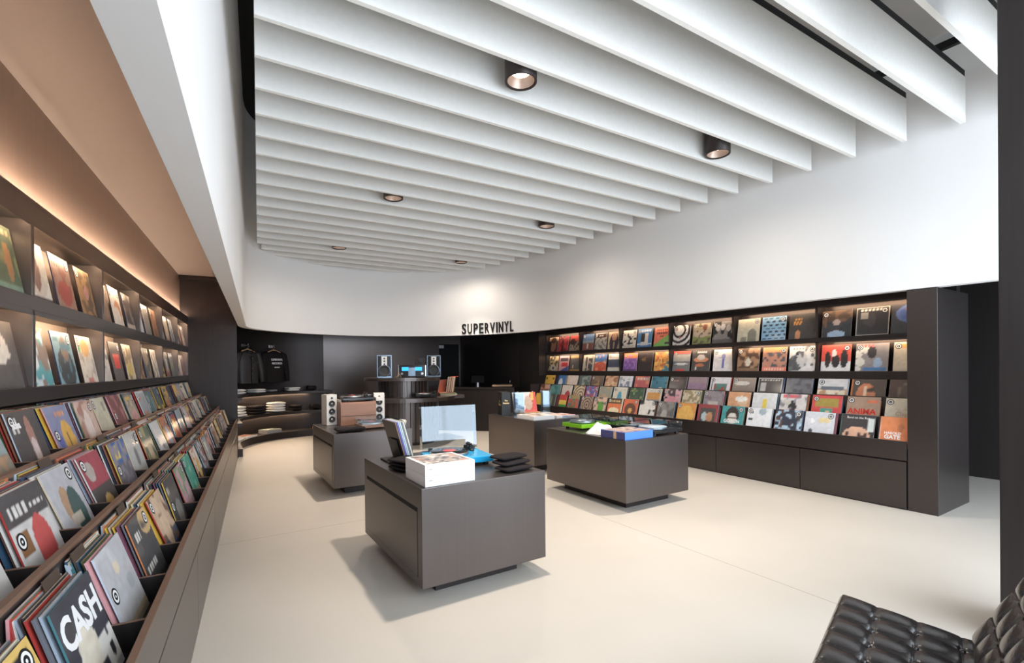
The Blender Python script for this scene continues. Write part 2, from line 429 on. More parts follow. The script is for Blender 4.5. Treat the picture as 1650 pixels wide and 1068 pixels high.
# ================================================================ RECORD BINS AND SHELVES, RIGHT WALL
RB = 1.094; RY = 8.43
def ry_(k): return RY-RB*k
RN = ry_(6)                       # 1.866, hidden by the end panel
u2 = thing('record_bin_cabinet', 'stepped dark cabinet with three tiers of record bins beneath the white fascia', 'record cabinet', (RX, 0, 0))
y0, y1 = 1.948, RY+.02
for k in range(6):
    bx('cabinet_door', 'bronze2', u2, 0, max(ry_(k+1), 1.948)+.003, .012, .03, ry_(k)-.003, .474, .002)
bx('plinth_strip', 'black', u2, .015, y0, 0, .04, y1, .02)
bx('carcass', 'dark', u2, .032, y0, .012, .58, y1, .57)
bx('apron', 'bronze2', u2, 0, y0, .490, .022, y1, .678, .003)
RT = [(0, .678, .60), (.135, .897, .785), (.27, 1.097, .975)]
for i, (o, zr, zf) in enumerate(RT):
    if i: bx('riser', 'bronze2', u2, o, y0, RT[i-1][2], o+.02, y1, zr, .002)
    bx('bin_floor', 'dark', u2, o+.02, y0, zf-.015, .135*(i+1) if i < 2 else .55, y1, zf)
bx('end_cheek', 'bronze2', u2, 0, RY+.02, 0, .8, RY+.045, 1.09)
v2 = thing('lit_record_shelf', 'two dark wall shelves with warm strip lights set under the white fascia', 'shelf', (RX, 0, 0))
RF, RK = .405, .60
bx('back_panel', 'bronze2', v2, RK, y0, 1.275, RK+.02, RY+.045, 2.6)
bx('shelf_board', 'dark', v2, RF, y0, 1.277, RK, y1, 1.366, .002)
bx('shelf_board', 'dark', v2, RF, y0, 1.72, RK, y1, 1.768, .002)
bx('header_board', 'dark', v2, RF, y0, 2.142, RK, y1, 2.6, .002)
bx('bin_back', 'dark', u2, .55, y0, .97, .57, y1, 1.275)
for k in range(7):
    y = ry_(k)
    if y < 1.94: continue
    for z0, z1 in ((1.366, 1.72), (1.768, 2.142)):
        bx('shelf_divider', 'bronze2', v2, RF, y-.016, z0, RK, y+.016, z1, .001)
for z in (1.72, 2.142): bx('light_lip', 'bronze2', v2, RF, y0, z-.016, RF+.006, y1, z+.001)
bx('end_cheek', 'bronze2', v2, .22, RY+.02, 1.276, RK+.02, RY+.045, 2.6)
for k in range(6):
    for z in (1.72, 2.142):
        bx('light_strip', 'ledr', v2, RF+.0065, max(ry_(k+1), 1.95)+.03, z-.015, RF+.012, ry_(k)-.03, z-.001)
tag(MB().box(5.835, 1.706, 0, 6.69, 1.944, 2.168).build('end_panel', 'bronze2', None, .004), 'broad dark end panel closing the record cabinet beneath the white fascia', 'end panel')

# ================================================================ RECORD SLEEVES
SZ = .315
def noise(n, scale, seed):
    r = np.random.RandomState(seed); g = r.rand(scale+2, scale+2); x = np.linspace(0, scale, n+1)
    i = x.astype(int); f = x-i; f = f*f*(3-2*f)
    a = g[np.ix_(i, i)]*(1-f)[None, :]+g[np.ix_(i, i+1)]*f[None, :]
    b = g[np.ix_(i+1, i)]*(1-f)[None, :]+g[np.ix_(i+1, i+1)]*f[None, :]
    return a*(1-f)[:, None]+b*f[:, None]
def paint(ops, n, seed):
    """flat printed art: a list of plain shapes -> colour per grid vertex, rows bottom to top"""
    U, V = np.meshgrid(np.linspace(0, 1, n+1), np.linspace(0, 1, n+1))
    img = np.zeros((n+1, n+1, 3)); img[:] = lin(ops[0])
    for q, o in enumerate(ops[1:]):
        k = o[0]; a = None
        if k == 'g': img += (np.array(lin(o[1]))-img)*V[..., None]; continue
        c = np.array(lin(o[-1]))
        if k == 'r': a = (U >= o[1]) & (U <= o[3]) & (V >= o[2]) & (V <= o[4])
        elif k == 'e': a = ((U-o[1])/o[3])**2+((V-o[2])/o[4])**2 <= 1
        elif k == 'n':
            z = noise(n, o[1], seed*31+q); a = np.clip((z-o[2])*9, 0, 1)
        elif k == 'nr':      # noise kept inside a rectangle
            z = noise(n, o[1], seed*31+q); a = np.clip((z-o[2])*9, 0, 1)*((U >= o[3]) & (U <= o[5]) & (V >= o[4]) & (V <= o[6]))
        elif k == 'b': a = (U < o[1]) | (U > 1-o[1]) | (V < o[1]) | (V > 1-o[1])
        elif k == 'd': a = V < U*o[1]+o[2]
        elif k == 'w': a = np.sin(o[3]*np.hypot(U-o[1], V-o[2])) > .15
        elif k == 's': a = np.sin(V*o[1]*2*pi) > 0
        elif k == 't':       # a printed line
            a = (np.abs(V-o[2]) < o[4]) & (U > o[1]) & (U < o[3]) & (np.sin(U*55+o[2]*40) > -.5)
        a = np.asarray(a, float)[..., None]
        img = img*(1-a)+c*a
    lum = (img*[.3, .59, .11]).sum(2, keepdims=True)
    img = (img*.84+lum*.16)*(1+.13*(noise(n, min(n, 13), seed+77)[..., None]-.5)*1.6)
    return img
def sleeve_mesh(ops, n=24, seed=1, edge='#d8d0c4', th=.005):
    img = paint(ops, n, seed); h = SZ/2
    vs = []; col = []
    for j in range(n+1):
        for i in range(n+1):
            vs.append((-h+SZ*i/n, 0, SZ*j/n)); col.append(img[j, i])
    fs = [(j*(n+1)+i, j*(n+1)+i+1, (j+1)*(n+1)+i+1, (j+1)*(n+1)+i) for j in range(n) for i in range(n)]
    k = len(vs); e = lin(edge)
    for y in (0, th):
        for x, z in ((-h, 0), (h, 0), (h, SZ), (-h, SZ)): vs.append((x, y, z)); col.append(e)
    fs += [(k+4, k+7, k+6, k+5), (k, k+4, k+5, k+1), (k+1, k+5, k+6, k+2), (k+2, k+6, k+7, k+3), (k+3, k+7, k+4, k)]
    me = bpy.data.meshes.new('record_sleeve'); me.from_pydata(vs, [], fs); me.materials.append(M['print'])
    at = me.color_attributes.new('Col', 'FLOAT_COLOR', 'POINT')
    c = np.ones((len(vs), 4), np.float32); c[:, :3] = np.array(col); at.data.foreach_set('color', c.ravel())
    me.update(); return me
def box_col(vs, fs, col, x0, x1, y0, y1, z0, z1, mat, cols):
    k = len(vs)
    for (x, y, z) in ((x0, y0, z0), (x1, y0, z0), (x1, y1, z0), (x0, y1, z0), (x0, y0, z1), (x1, y0, z1), (x1, y1, z1), (x0, y1, z1)):
        vs.append(tuple(mat @ Vector((x, y, z)))); col.append(cols)
    fs += [tuple(i+k for i in f) for f in ((0, 3, 2, 1), (4, 5, 6, 7), (0, 1, 5, 4), (1, 2, 6, 5), (2, 3, 7, 6), (3, 0, 4, 7))]
def col_mesh(name, vs, fs, col):
    me = bpy.data.meshes.new(name); me.from_pydata(vs, [], fs); me.materials.append(M['print'])
    at = me.color_attributes.new('Col', 'FLOAT_COLOR', 'POINT')
    c = np.ones((len(vs), 4), np.float32); c[:, :3] = np.array(col); at.data.foreach_set('color', c.ravel())
    me.update(); return me
# round sticker: black disc, white ring and dot
sm = MB(); sm.cyl(.030, 0, .0006, 20, 0)
sm.lathe([(.014, .0009), (.023, .0009)], 20, 1, smooth=False, cap=False); sm.cyl(.005, .0006, .0009, 10, 1)
STK = sm.mesh('price_sticker', ['black', 'paper'])
def sleeve(ops, label, group, loc, rz, lean, seed, n=24, stick=None, edge='#d8d0c4', th=.005):
    o = link('record_sleeve', sleeve_mesh(ops, n, seed, edge, th))
    o.location = loc; o.rotation_euler = (-lean, 0, rz)
    tag(o, label, 'record', group)
    for sx, sz in stick or ():
        k = link('price_sticker', STK, o); k.location = (sx*SZ-SZ/2, -.0004, sz*SZ); k.rotation_euler = (pi/2, 0, 0)
    return o
TL, TR_ = [(.13, .86)], [(.86, .86)]

# every cover is a plain arrangement of shapes in the colours seen
R1 = [('dark portrait on red', ['#5a1f1d', ('r', 0, .75, 1, 1, '#b08a66'), ('e', .5, .45, .3, .42, '#8a5f48'), ('e', .5, .8, .28, .2, '#2a1614'), ('r', 0, 0, .25, .7, '#1e1517')]),
 ('crimson and maroon', ['#b82a3a', ('r', .3, 0, .5, .8, '#5a1a22'), ('r', .05, .85, .7, .95, '#f0a0a0'), ('n', 6, .65, '#7a1d28')]),
 ('red topped sepia crowd', ['#a89078', ('n', 7, .5, '#4a3a34'), ('r', 0, .62, 1, 1, '#d4412f'), ('e', .3, .6, .25, .2, '#3a2a28')]),
 ('blue sky over brick red', ['#8a4a44', ('r', 0, .45, 1, 1, '#5b7fae'), ('r', 0, .45, 1, .6, '#8fa0b4'), ('r', .42, .1, .55, .4, '#c9b9b0')]),
 ('pale grey with brown band', ['#b9b4ad', ('n', 9, .55, '#77726c'), ('r', .1, .72, .9, .95, '#4a2a26'), ('e', .4, .83, .08, .05, '#d8d0c8'), ('e', .6, .83, .08, .05, '#d8d0c8')]),
 ('beige long haired portrait', ['#c9b294', ('e', .5, .4, .36, .55, '#3b3340'), ('e', .5, .72, .2, .24, '#b98a6c'), ('r', .44, 0, .56, .4, '#a98a78')]),
 ('black and white dancers', ['#e6dfd2', ('n', 8, .56, '#2a2a2c'), ('r', 0, 0, 1, .14, '#d8cfbf'), ('r', 0, .85, 1, 1, '#efe8da')]),
 ('sky blue with framed photo', ['#3f86c4', ('r', .25, .1, .75, .75, '#dcd8ce'), ('r', .25, .3, .5, .75, '#3b3634'), ('r', 0, .14, 1, .2, '#cfd9df'), ('t', .1, .88, .9, .05, '#e8eef2')]),
 ('coral with a green corner', ['#f0785c', ('d', .55, .1, '#7cc04a'), ('r', .7, .08, 1, .2, '#3a3a38'), ('t', .12, .86, .88, .05, '#5a4038'), ('t', .12, .7, .88, .05, '#5a4038'), ('t', .4, .52, .65, .03, '#5a4038')]),
 ('white with black whirl', ['#e8e2da', ('w', .35, .75, 24, '#262229'), ('e', .35, .75, .28, .2, '#e8e2da'), ('n', 5, .72, '#c4564a')]),
 ('sepia garden scene', ['#8f9a4f', ('r', 0, .35, 1, 1, '#b7a482'), ('e', .45, .5, .4, .18, '#c8b49a'), ('e', .65, .8, .12, .16, '#8a4a34'), ('n', 8, .66, '#6f5f44')]),
 ('monochrome group photo', ['#8b8584', ('n', 6, .5, '#2b2a2d'), ('e', .25, .72, .12, .15, '#c9c2bd'), ('e', .5, .74, .12, .15, '#cfc8c3'), ('e', .78, .68, .12, .15, '#c9c2bd'), ('r', 0, 0, 1, .16, '#6a6664')]),
 ('cream with two grey towers', ['#d9cfb2', ('r', .5, 0, .85, .42, '#8f8a79'), ('e', .675, .42, .175, .12, '#8f8a79'), ('r', .18, 0, .45, .15, '#98927f'), ('e', .315, .15, .135, .08, '#98927f')]),
 ('pale blue dotted', ['#86b9dc']+[('e', (.12+.25*i+(.12 if j % 2 else 0)), .08+.14*j, .08, .035, '#26364a') for j in range(7) for i in range(4)]),
 ('charcoal with orange lettering', ['#4a4644', ('r', .15, .55, .48, .86, '#5c4a36'), ('t', .16, .78, .48, .04, '#e39a3a'), ('t', .16, .68, .48, .04, '#e39a3a'), ('t', .16, .58, .48, .04, '#e39a3a'), ('e', .35, .15, .11, .2, '#d8905c')]),
 ('dark night road', ['#45464b', ('r', 0, .6, 1, 1, '#5e4a3c'), ('n', 8, .62, '#7c5a40'), ('d', 1.1, -.35, '#3c4046'), ('e', .5, .1, .3, .14, '#a9c4dc'), ('e', .5, .55, .12, .12, '#b8a49a')]),
 ('black with a white border', ['#3d3b3e', ('n', 4, .6, '#4c494b'), ('b', .035, '#e8dccb'), ('t', .12, .9, .92, .025, '#e8e0d4'), ('r', .12, .6, .36, .84, '#b4aa9c')]),
 ('slate with red blue emblem', ['#4a4b52', ('e', .75, .68, .62, .36, '#6a86c8'), ('e', .78, .7, .5, .28, '#e2564f'), ('e', .35, .66, .1, .2, '#5a78c0')])]
R2 = [('tan woodland', ['#b9a070', ('n', 8, .52, '#4f4f3c'), ('e', .5, .2, .3, .2, '#b8b8b0'), ('e', .5, .2, .12, .1, '#3a3a40')]),
 ('pink with red bar', ['#d9a0aa', ('r', .1, .62, .9, .88, '#4a4450'), ('r', .25, .3, .9, .55, '#d9303a'), ('d', .4, -.05, '#4a5aa8')]),
 ('slate with mustard bands', ['#5a5656', ('r', 0, .84, 1, 1, '#b08a4a'), ('r', 0, 0, 1, .1, '#c08a3c'), ('e', .3, .28, .07, .12, '#c9a090')]),
 ('beige with grey figures', ['#cfc2ae', ('r', .2, 0, .42, .85, '#5f5b5a'), ('r', .48, 0, .85, .8, '#4c4a4c'), ('n', 9, .68, '#b9a090')]),
 ('blue sky over orange hill', ['#c85a2c', ('r', 0, .45, 1, 1, '#3a74b8'), ('r', 0, .45, 1, .55, '#d0a890'), ('e', .5, .2, .5, .36, '#d8502c'), ('n', 7, .66, '#e88a5c')]),
 ('cream with navy block', ['#d8d4cb', ('r', 0, .2, 1, .68, '#46506e'), ('t', .1, .8, .6, .02, '#8a8a88')]),
 ('orange over purple', ['#8a58b4', ('r', 0, .72, 1, 1, '#f08030'), ('n', 6, .6, '#a878c8'), ('r', 0, 0, 1, .1, '#5a3a78')]),
 ('near black with gold crest', ['#2e2226', ('e', .5, .62, .3, .12, '#6a4a22'), ('t', .25, .62, .75, .03, '#a07838'), ('n', 5, .7, '#3c2a2a')]),
 ('orange and teal mosaic', ['#e09a2c', ('n', 7, .5, '#c86a2a'), ('d', 1.4, -.7, '#3a8aa0'), ('n', 9, .7, '#f0c050')]),
 ('grey smear with red bands', ['#77787c', ('r', 0, .85, 1, 1, '#e0402c'), ('r', 0, .5, 1, .84, '#b8b4ac'), ('e', .5, .35, .4, .05, '#d8d8d8'), ('r', .2, 0, .7, .1, '#d83a2c')]),
 ('charcoal still life', ['#4e4a4a', ('e', .5, .55, .4, .12, '#e09060'), ('e', .5, .66, .22, .14, '#cfc8c0'), ('e', .45, .28, .25, .08, '#c8704a'), ('r', .2, .04, .3, .2, '#ded8cc'), ('t', .3, .9, .8, .04, '#e0d8d0')]),
 ('white with violet figure', ['#e2dede', ('r', .46, .15, .56, .6, '#6a72b8'), ('e', .5, .66, .1, .12, '#8a90c4'), ('e', .34, .62, .1, .03, '#9aa0d0'), ('b', .02, '#f0ecea')]),
 ('sepia street', ['#a8805c', ('n', 7, .52, '#5c4030'), ('e', .5, .4, .12, .18, '#d8d0bc'), ('r', 0, 0, 1, .14, '#8a6a4a')]),
 ('orange with grey crowd', ['#c0846a', ('n', 9, .45, '#5a5a64'), ('r', 0, .78, 1, 1, '#e8924c'), ('r', 0, 0, 1, .16, '#e8745c'), ('t', .08, .08, .92, .05, '#f4c0a8')]),
 ('white monochrome portrait', ['#e2e0de', ('e', .4, .7, .15, .1, '#3a3a40'), ('e', .25, .3, .3, .3, '#55565c'), ('e', .5, .45, .2, .3, '#c8c8c8'), ('n', 8, .7, '#6a6a70'), ('t', .06, .92, .7, .04, '#8a8888')]),
 ('red over white with black figures', ['#e4e2e4', ('r', 0, .36, 1, 1, '#e0452e'), ('e', .22, .45, .1, .32, '#2a2628'), ('e', .5, .38, .14, .24, '#2e2a2c'), ('e', .78, .46, .12, .34, '#2a2628'), ('e', .43, .68, .08, .14, '#e8dcd8')]),
 ('grey drum kit', ['#8f8a8e', ('e', .3, .78, .17, .13, '#dcd9cf'), ('e', .06, .6, .14, .14, '#dcd9cf'), ('e', .14, .33, .16, .15, '#dcd9cf'), ('e', .5, .68, .14, .22, '#322c32'), ('e', .68, .3, .14, .18, '#9ab4d4'), ('r', .25, .02, .95, .12, '#3a7ab8'), ('t', .05, .92, .6, .05, '#d85a54'), ('e', .05, .08, .12, .1, '#dcd9cf')]),
 ('cream with a brown animal', ['#cdbfa8', ('r', .08, .78, .38, .94, '#c8963a'), ('e', .75, .45, .32, .22, '#a8603c'), ('e', .9, .62, .2, .14, '#b4543a')])]
B1 = [('plain yellow', ['#e6b414', ('r', .05, .72, .2, .86, '#4a3c1c'), ('r', .8, .7, .93, .85, '#4a3c1c')]), ('blue and white', ['#3a78c0', ('e', .5, .4, .22, .4, '#d4dce0'), ('r', 0, 0, .25, 1, '#2a3448')]),
 ('pale pink', ['#e4d0c4', ('e', .55, .2, .3, .18, '#d49a90')]), ('grey green', ['#5a6a6a', ('n', 6, .55, '#8a9a94'), ('e', .4, .3, .1, .2, '#c8a890')]),
 ('brown dusk', ['#5c4a40', ('n', 5, .6, '#c09a5c'), ('g', '#7a6450')]), ('tan illustrated', ['#d8a880', ('n', 7, .55, '#a86a44'), ('n', 9, .7, '#e8c890')]),
 ('white with slate print', ['#dfe1e6', ('nr', 8, .4, .12, .1, .88, .85, '#7c86a0'), ('r', .1, .1, .14, .9, '#8890a8')]), ('rose and orange', ['#c05a5c', ('n', 6, .55, '#e07a50'), ('t', .1, .85, .9, .06, '#e4d4c8')]),
 ('teal with pale bloom', ['#2f7f98', ('e', .62, .2, .18, .25, '#dcd8a8'), ('n', 6, .72, '#245a6c')]), ('brown black script', ['#4a4040', ('t', .25, .8, .7, .03, '#b08074'), ('n', 4, .65, '#5c5050')]),
 ('plain mauve', ['#9a7c98', ('r', 0, .72, 1, 1, '#a08a94')]), ('white framed tapestry', ['#e2e0e6', ('r', .2, 0, .82, .7, '#a8503c'), ('nr', 8, .5, .2, 0, .82, .7, '#4a8a84'), ('r', .08, .0, .12, .95, '#3c3840')]),
 ('brown with painted glare', ['#7a6660', ('g', '#a8988c'), ('e', .4, .75, .35, .1, '#d8d0c8')]), ('charcoal framed white', ['#514b4c', ('b', .04, '#dcd8d4'), ('r', .12, .45, .36, .8, '#c0c0bc'), ('t', .12, .9, .92, .03, '#e4e0dc')]),  # first cover: gradient and pale oval are a glare painted in
 ('grey mottled', ['#74747c', ('n', 8, .55, '#5c5c66')]), ('white over amber city', ['#d4d4d8', ('r', 0, 0, 1, .6, '#c89a70'), ('nr', 9, .5, 0, 0, 1, .55, '#e8dcc4'), ('r', .1, .55, .9, .72, '#6a7484')]),
 ('dark hair over amber face', ['#55483f', ('e', .4, .35, .3, .5, '#d07a4c'), ('n', 5, .66, '#463a34'), ('r', .34, .4, .42, .75, '#e8c8a4')]), ('murky red brown', ['#5a443e', ('e', .75, .45, .25, .3, '#a85a48'), ('n', 7, .68, '#7c6a5c')])]
B2 = [('rust and tan', ['#8a5a48', ('r', 0, .7, 1, 1, '#c89a84'), ('n', 5, .6, '#6a3a2c')]), ('sea green', ['#5a9a94', ('n', 5, .62, '#3f7f80')]),
 ('cream with red bloom', ['#e0d4c8', ('e', .62, .35, .25, .3, '#c8404a')]), ('cream with brown scrolls', ['#dcccb0', ('w', .7, .4, 34, '#8a6a4a'), ('n', 6, .72, '#c0a030')]),
 ('blue and red quilt', ['#6a6ab0', ('n', 9, .5, '#c04a64'), ('n', 9, .7, '#d8d0d8')]), ('grey and straw', ['#9a9c8c', ('n', 6, .55, '#b89c74'), ('b', .04, '#c8b8a0')]),
 ('cream with cyan figure', ['#d6d0bc', ('e', .5, .4, .16, .35, '#2f9cc0'), ('b', .05, '#e0dccc')]), ('deep green', ['#3c5a44', ('n', 6, .62, '#8a9a5c'), ('e', .5, .25, .2, .1, '#d8d8c4')]),
 ('white with orange title', ['#d4d0c8', ('r', .12, .45, .92, .8, '#dc9a3c'), ('r', .12, .1, .92, .42, '#8c8f98')]), ('pink and black', ['#d8a0a8', ('n', 7, .5, '#3c363c'), ('e', .5, .35, .36, .3, '#e0909c')]),
 ('cream sketch', ['#d8ccae', ('n', 8, .58, '#a8946c'), ('n', 9, .72, '#8a7854')]), ('mauve grey', ['#9a9098', ('r', .25, .05, .75, .5, '#c8c0b8'), ('n', 6, .7, '#84707c')]),
 ('peach and silver', ['#e0a070', ('n', 6, .58, '#e8c098'), ('e', .6, .7, .28, .12, '#f0ece4')]), ('pale grey with yellow mark', ['#dcdfe2', ('r', .42, .15, .62, .75, '#e8cc20'), ('b', .015, '#e8eaec')]),
 ('white and red drum', ['#d8d4d4', ('e', .5, .5, .14, .25, '#322c34'), ('e', .28, .68, .16, .14, '#c8c4bc'), ('r', .1, .85, .8, .97, '#e0606a'), ('n', 7, .72, '#8a8690')]),
 ('red with an olive title', ['#dc3c40', ('r', .1, .55, .9, .88, '#a8922a'), ('r', .3, .1, .72, .5, '#3aa08c'), ('e', .55, .3, .08, .14, '#d8c090')]),
 ('tan with orange words', ['#a98a72', ('t', .08, .42, .9, .09, '#dc5a3c'), ('r', .08, .28, .9, .34, '#c8644a'), ('r', .62, .8, .92, .88, '#e06a3a')]), ('plain cream', ['#d4cab4', ('r', 0, 0, 1, .08, '#cbc0aa')])]
B3 = [('dull brown', ['#5a4a44', ('n', 5, .6, '#7a6458')]), ('dull green', ['#4a544a', ('n', 5, .6, '#7a8474')]),
 ('red yellow green striped', ['#3a9a3c', ('r', 0, .38, 1, .68, '#e8c430'), ('r', 0, .68, 1, 1, '#dc4034'), ('r', 0, 0, .28, 1, '#6a3438')]), ('brown and scarlet', ['#8a7448', ('n', 6, .5, '#d8543c'), ('r', 0, .8, 1, 1, '#b09a5c'), ('n', 8, .7, '#4a8a94')]),
 ('brown whirl', ['#b49a84', ('w', .55, .5, 38, '#5c4438')]), ('peach with green sleeve', ['#d8b09c', ('r', .4, .1, .85, .75, '#5aa030'), ('n', 6, .6, '#6a6a58')]),
 ('orange with white puff', ['#e0702c', ('r', 0, .7, 1, 1, '#5c4a38'), ('e', .5, .3, .4, .2, '#e8d8b0'), ('t', .1, .85, .9, .05, '#e8c070')]), ('orange with brown disc', ['#dc6430', ('e', .5, .45, .38, .36, '#6a4030'), ('e', .5, .4, .14, .14, '#d09a3c')]),
 ('white with black faces', ['#e0dcd4', ('n', 6, .58, '#2c2a2e')]), ('smoky grey', ['#8c8884', ('n', 5, .5, '#6a6664'), ('e', .45, .35, .18, .25, '#b0aaa4')]),
 ('amber on orange', ['#e8962c', ('e', .5, .4, .42, .5, '#f0b83c'), ('d', .6, -.3, '#e8702c')]), ('red rimmed group', ['#a83c44', ('r', .12, 0, .9, .82, '#54504e'), ('e', .35, .45, .14, .2, '#b8c8cc'), ('e', .6, .45, .16, .22, '#c88a5c'), ('r', .5, .05, .8, .2, '#e8e4e4')]),
 ('teal with dark curly head', ['#2f9aa0', ('e', .5, .62, .3, .36, '#3a302c'), ('e', .5, .48, .2, .24, '#d8d0c8'), ('r', .3, .5, .7, .54, '#3a302c')]), ('white with grey vee', ['#dde2e8', ('e', .62, .86, .16, .14, '#9ab0bc'), ('t', .08, .8, .26, .06, '#4a4a50'), ('r', .08, .48, .24, .58, '#3a3a40')]),
 ('midnight blue dancers', ['#2c3448', ('n', 9, .52, '#a8c8e0'), ('n', 8, .72, '#5a4038')]), ('pale grey with yellow title', ['#cdd2dc', ('r', .5, .6, .86, .8, '#e4d094'), ('e', .26, .66, .07, .09, '#eceef2'), ('e', .22, .2, .07, .18, '#4a5058')]),
 ('charcoal with peach half-moon', ['#3a3638', ('e', .48, .18, .42, .4, '#dca888'), ('nr', 9, .58, .15, 0, .8, .45, '#4a3034'), ('r', .78, .45, .97, .9, '#cfd8d4')]), ('orange with small dark head', ['#e07430', ('e', .56, .66, .09, .13, '#5a3426'), ('b', .03, '#e8dcd0'), ('g', '#e48440')])]
NMS = {'upper shelf': 'upper shelf', 'lower shelf': 'lower shelf', 'top tier of bins': 'top bins', 'middle tier of bins': 'middle bins', 'bottom tier of bins': 'bottom bins'}
for nm, row, x, z, lean, n in (('upper shelf', R1, .425, 1.769, .17, 26), ('lower shelf', R2, .425, 1.367, .17, 26), ('top tier of bins', B1, .27+.028, .976, .29, 22), ('middle tier of bins', B2, .135+.028, .786, .29, 22), ('bottom tier of bins', B3, .028, .601, .29, 22)):
    for i, (desc, ops) in enumerate(row):
        if nm[0] == 'b' and i < 1: continue
        jit = random.uniform(-.012, .012)
        y = RY-RB/3*(i+.5)+jit
        st = None
        if i > 2 and random.random() < .8: st = TL if random.random() < .6 else TR_
        if nm.endswith('shelf'): y += (-.012 if i % 3 == 0 else .012 if i % 3 == 2 else 0)
        o = sleeve(ops, '%s record, %s from the end panel, %s, fascia wall' % (desc, ORD[18-i], NMS[nm]), 'record covers under the white fascia, %s' % nm, (RX+x+random.uniform(0, .006), y, z), -pi/2, lean, i+len(nm), n, st)
        if nm == 'bottom tier of bins' and i == 12: lettering('lettering', 'GOBLIN', .062, 'paper', o, (0, -.001, .092), depth=.0004, bold=.002)
        if nm == 'bottom tier of bins' and i == 17:
            lettering('lettering', 'HAROLD', .035, 'paper', o, (-.045, -.001, .135), depth=.0004, bold=.001); lettering('lettering', 'GATE', .055, 'paper', o, (-.045, -.001, .088), depth=.0004, bold=.002)
        if nm == 'middle tier of bins' and i == 16: lettering('lettering', 'ANIMA', .085, 'red', o, (-.01, -.001, .125), depth=.0004, bold=.002)
        if nm == 'middle tier of bins' and i == 17:
            lettering('lettering', 'ERIC', .030, 'kraft', o, (.03, -.001, .185), depth=.0004); lettering('lettering', 'Clapton', .06, 'kraft', o, (.03, -.001, .13), depth=.0004)
        if nm == 'bottom tier of bins' and i == 16: lettering('lettering', 'Band on the Run', .032, 'paper', o, (.0, -.001, .27), depth=.0004)
PAL = ['#c8b8a0', '#8a5a44', '#3a4a68', '#d8d4cc', '#2c2a2c', '#a83a34', '#4a7a80', '#d8b04a', '#6a6a70', '#b8c4d0', '#7a4a5a', '#e0d8c0', '#34526a', '#5c6a4a', '#c87a4c', '#9aa4b0', '#444048', '#d49a9c']
def rnd_cover(seed):
    r = random.Random(seed); c = r.sample(PAL, 4); k = r.randrange(5)
    f = ('n', r.choice([9, 12]), r.uniform(.58, .68), r.choice(PAL))
    if k == 0: ops = [c[0], f, ('e', r.uniform(.35, .65), r.uniform(.3, .6), r.uniform(.2, .35), r.uniform(.2, .4), c[1]), ('t', .1, .88, .9, .04, c[2])]
    elif k == 1: ops = [c[0], ('n', 6, .52, c[1]), ('n', 8, .68, c[2])]
    elif k == 2: ops = [c[0], f, ('r', 0, 0, 1, r.uniform(.3, .6), c[1]), ('e', .5, .45, .2, .3, c[2])]
    elif k == 3: ops = [c[0], ('b', .06, c[1]), ('nr', 6, .5, .15, .15, .85, .8, c[2])]
    else: ops = [c[0], ('g', c[1]), f, ('e', .5, .3, .3, .25, c[2]), ('r', .1, .8, .6, .9, c[3])]
    return ops
CN = {'#c8b8a0': 'sand', '#8a5a44': 'brown', '#3a4a68': 'navy', '#d8d4cc': 'off-white', '#2c2a2c': 'black', '#a83a34': 'red', '#4a7a80': 'teal', '#d8b04a': 'yellow', '#6a6a70': 'grey', '#b8c4d0': 'pale blue', '#7a4a5a': 'plum', '#e0d8c0': 'cream',
      '#34526a': 'steel blue', '#5c6a4a': 'olive', '#c87a4c': 'orange', '#9aa4b0': 'silver', '#444048': 'charcoal', '#d49a9c': 'pink'}

# left wall, lit shelves: bays counted from the end partition
FL = pi/2-ANG
LU1 = {15: ['#5a6a4c', ('n', 6, .55, '#8a8a58'), ('r', 0, 0, 1, .12, '#7a9a80'), ('e', .7, .45, .12, .3, '#b07a44'), ('t', .5, .9, .95, .04, '#d0b080')],
 14: ['#dfd8cc', ('e', .5, .5, .48, .46, '#cfc4b4'), ('e', .48, .5, .2, .34, '#8a6658'), ('r', 0, 0, 1, .08, '#4a4a54')], 13: ['#9a7866', ('n', 7, .55, '#8a4a40'), ('e', .5, .3, .36, .24, '#a8403a'), ('t', .1, .82, .5, .03, '#4a3a34')],
 12: ['#a8804c', ('n', 7, .55, '#6a5434'), ('e', .55, .5, .14, .14, '#c88a90'), ('t', .6, .92, .9, .05, '#3a2e20')], 11: ['#8a7468', ('n', 6, .5, '#74604f')], 10: ['#e0dad0', ('e', .6, .35, .32, .32, '#d08a5c'), ('e', .5, .22, .3, .28, '#e0dad0'), ('t', .08, .82, .2, .09, '#3a3a40')],
 9: ['#4a4442', ('n', 7, .58, '#8a8078'), ('r', 0, 0, 1, .16, '#c4b8a8')], 8: ['#c8d0dc', ('r', 0, 0, .5, 1, '#2a4a9c'), ('n', 7, .6, '#e8e8ec')], 7: ['#8f8c86', ('r', 0, 0, .08, 1, '#d8d8dc')], 6: ['#9a6a44', ('n', 5, .6, '#7a4e34'), ('e', .3, .8, .12, .08, '#3a2a20')]}
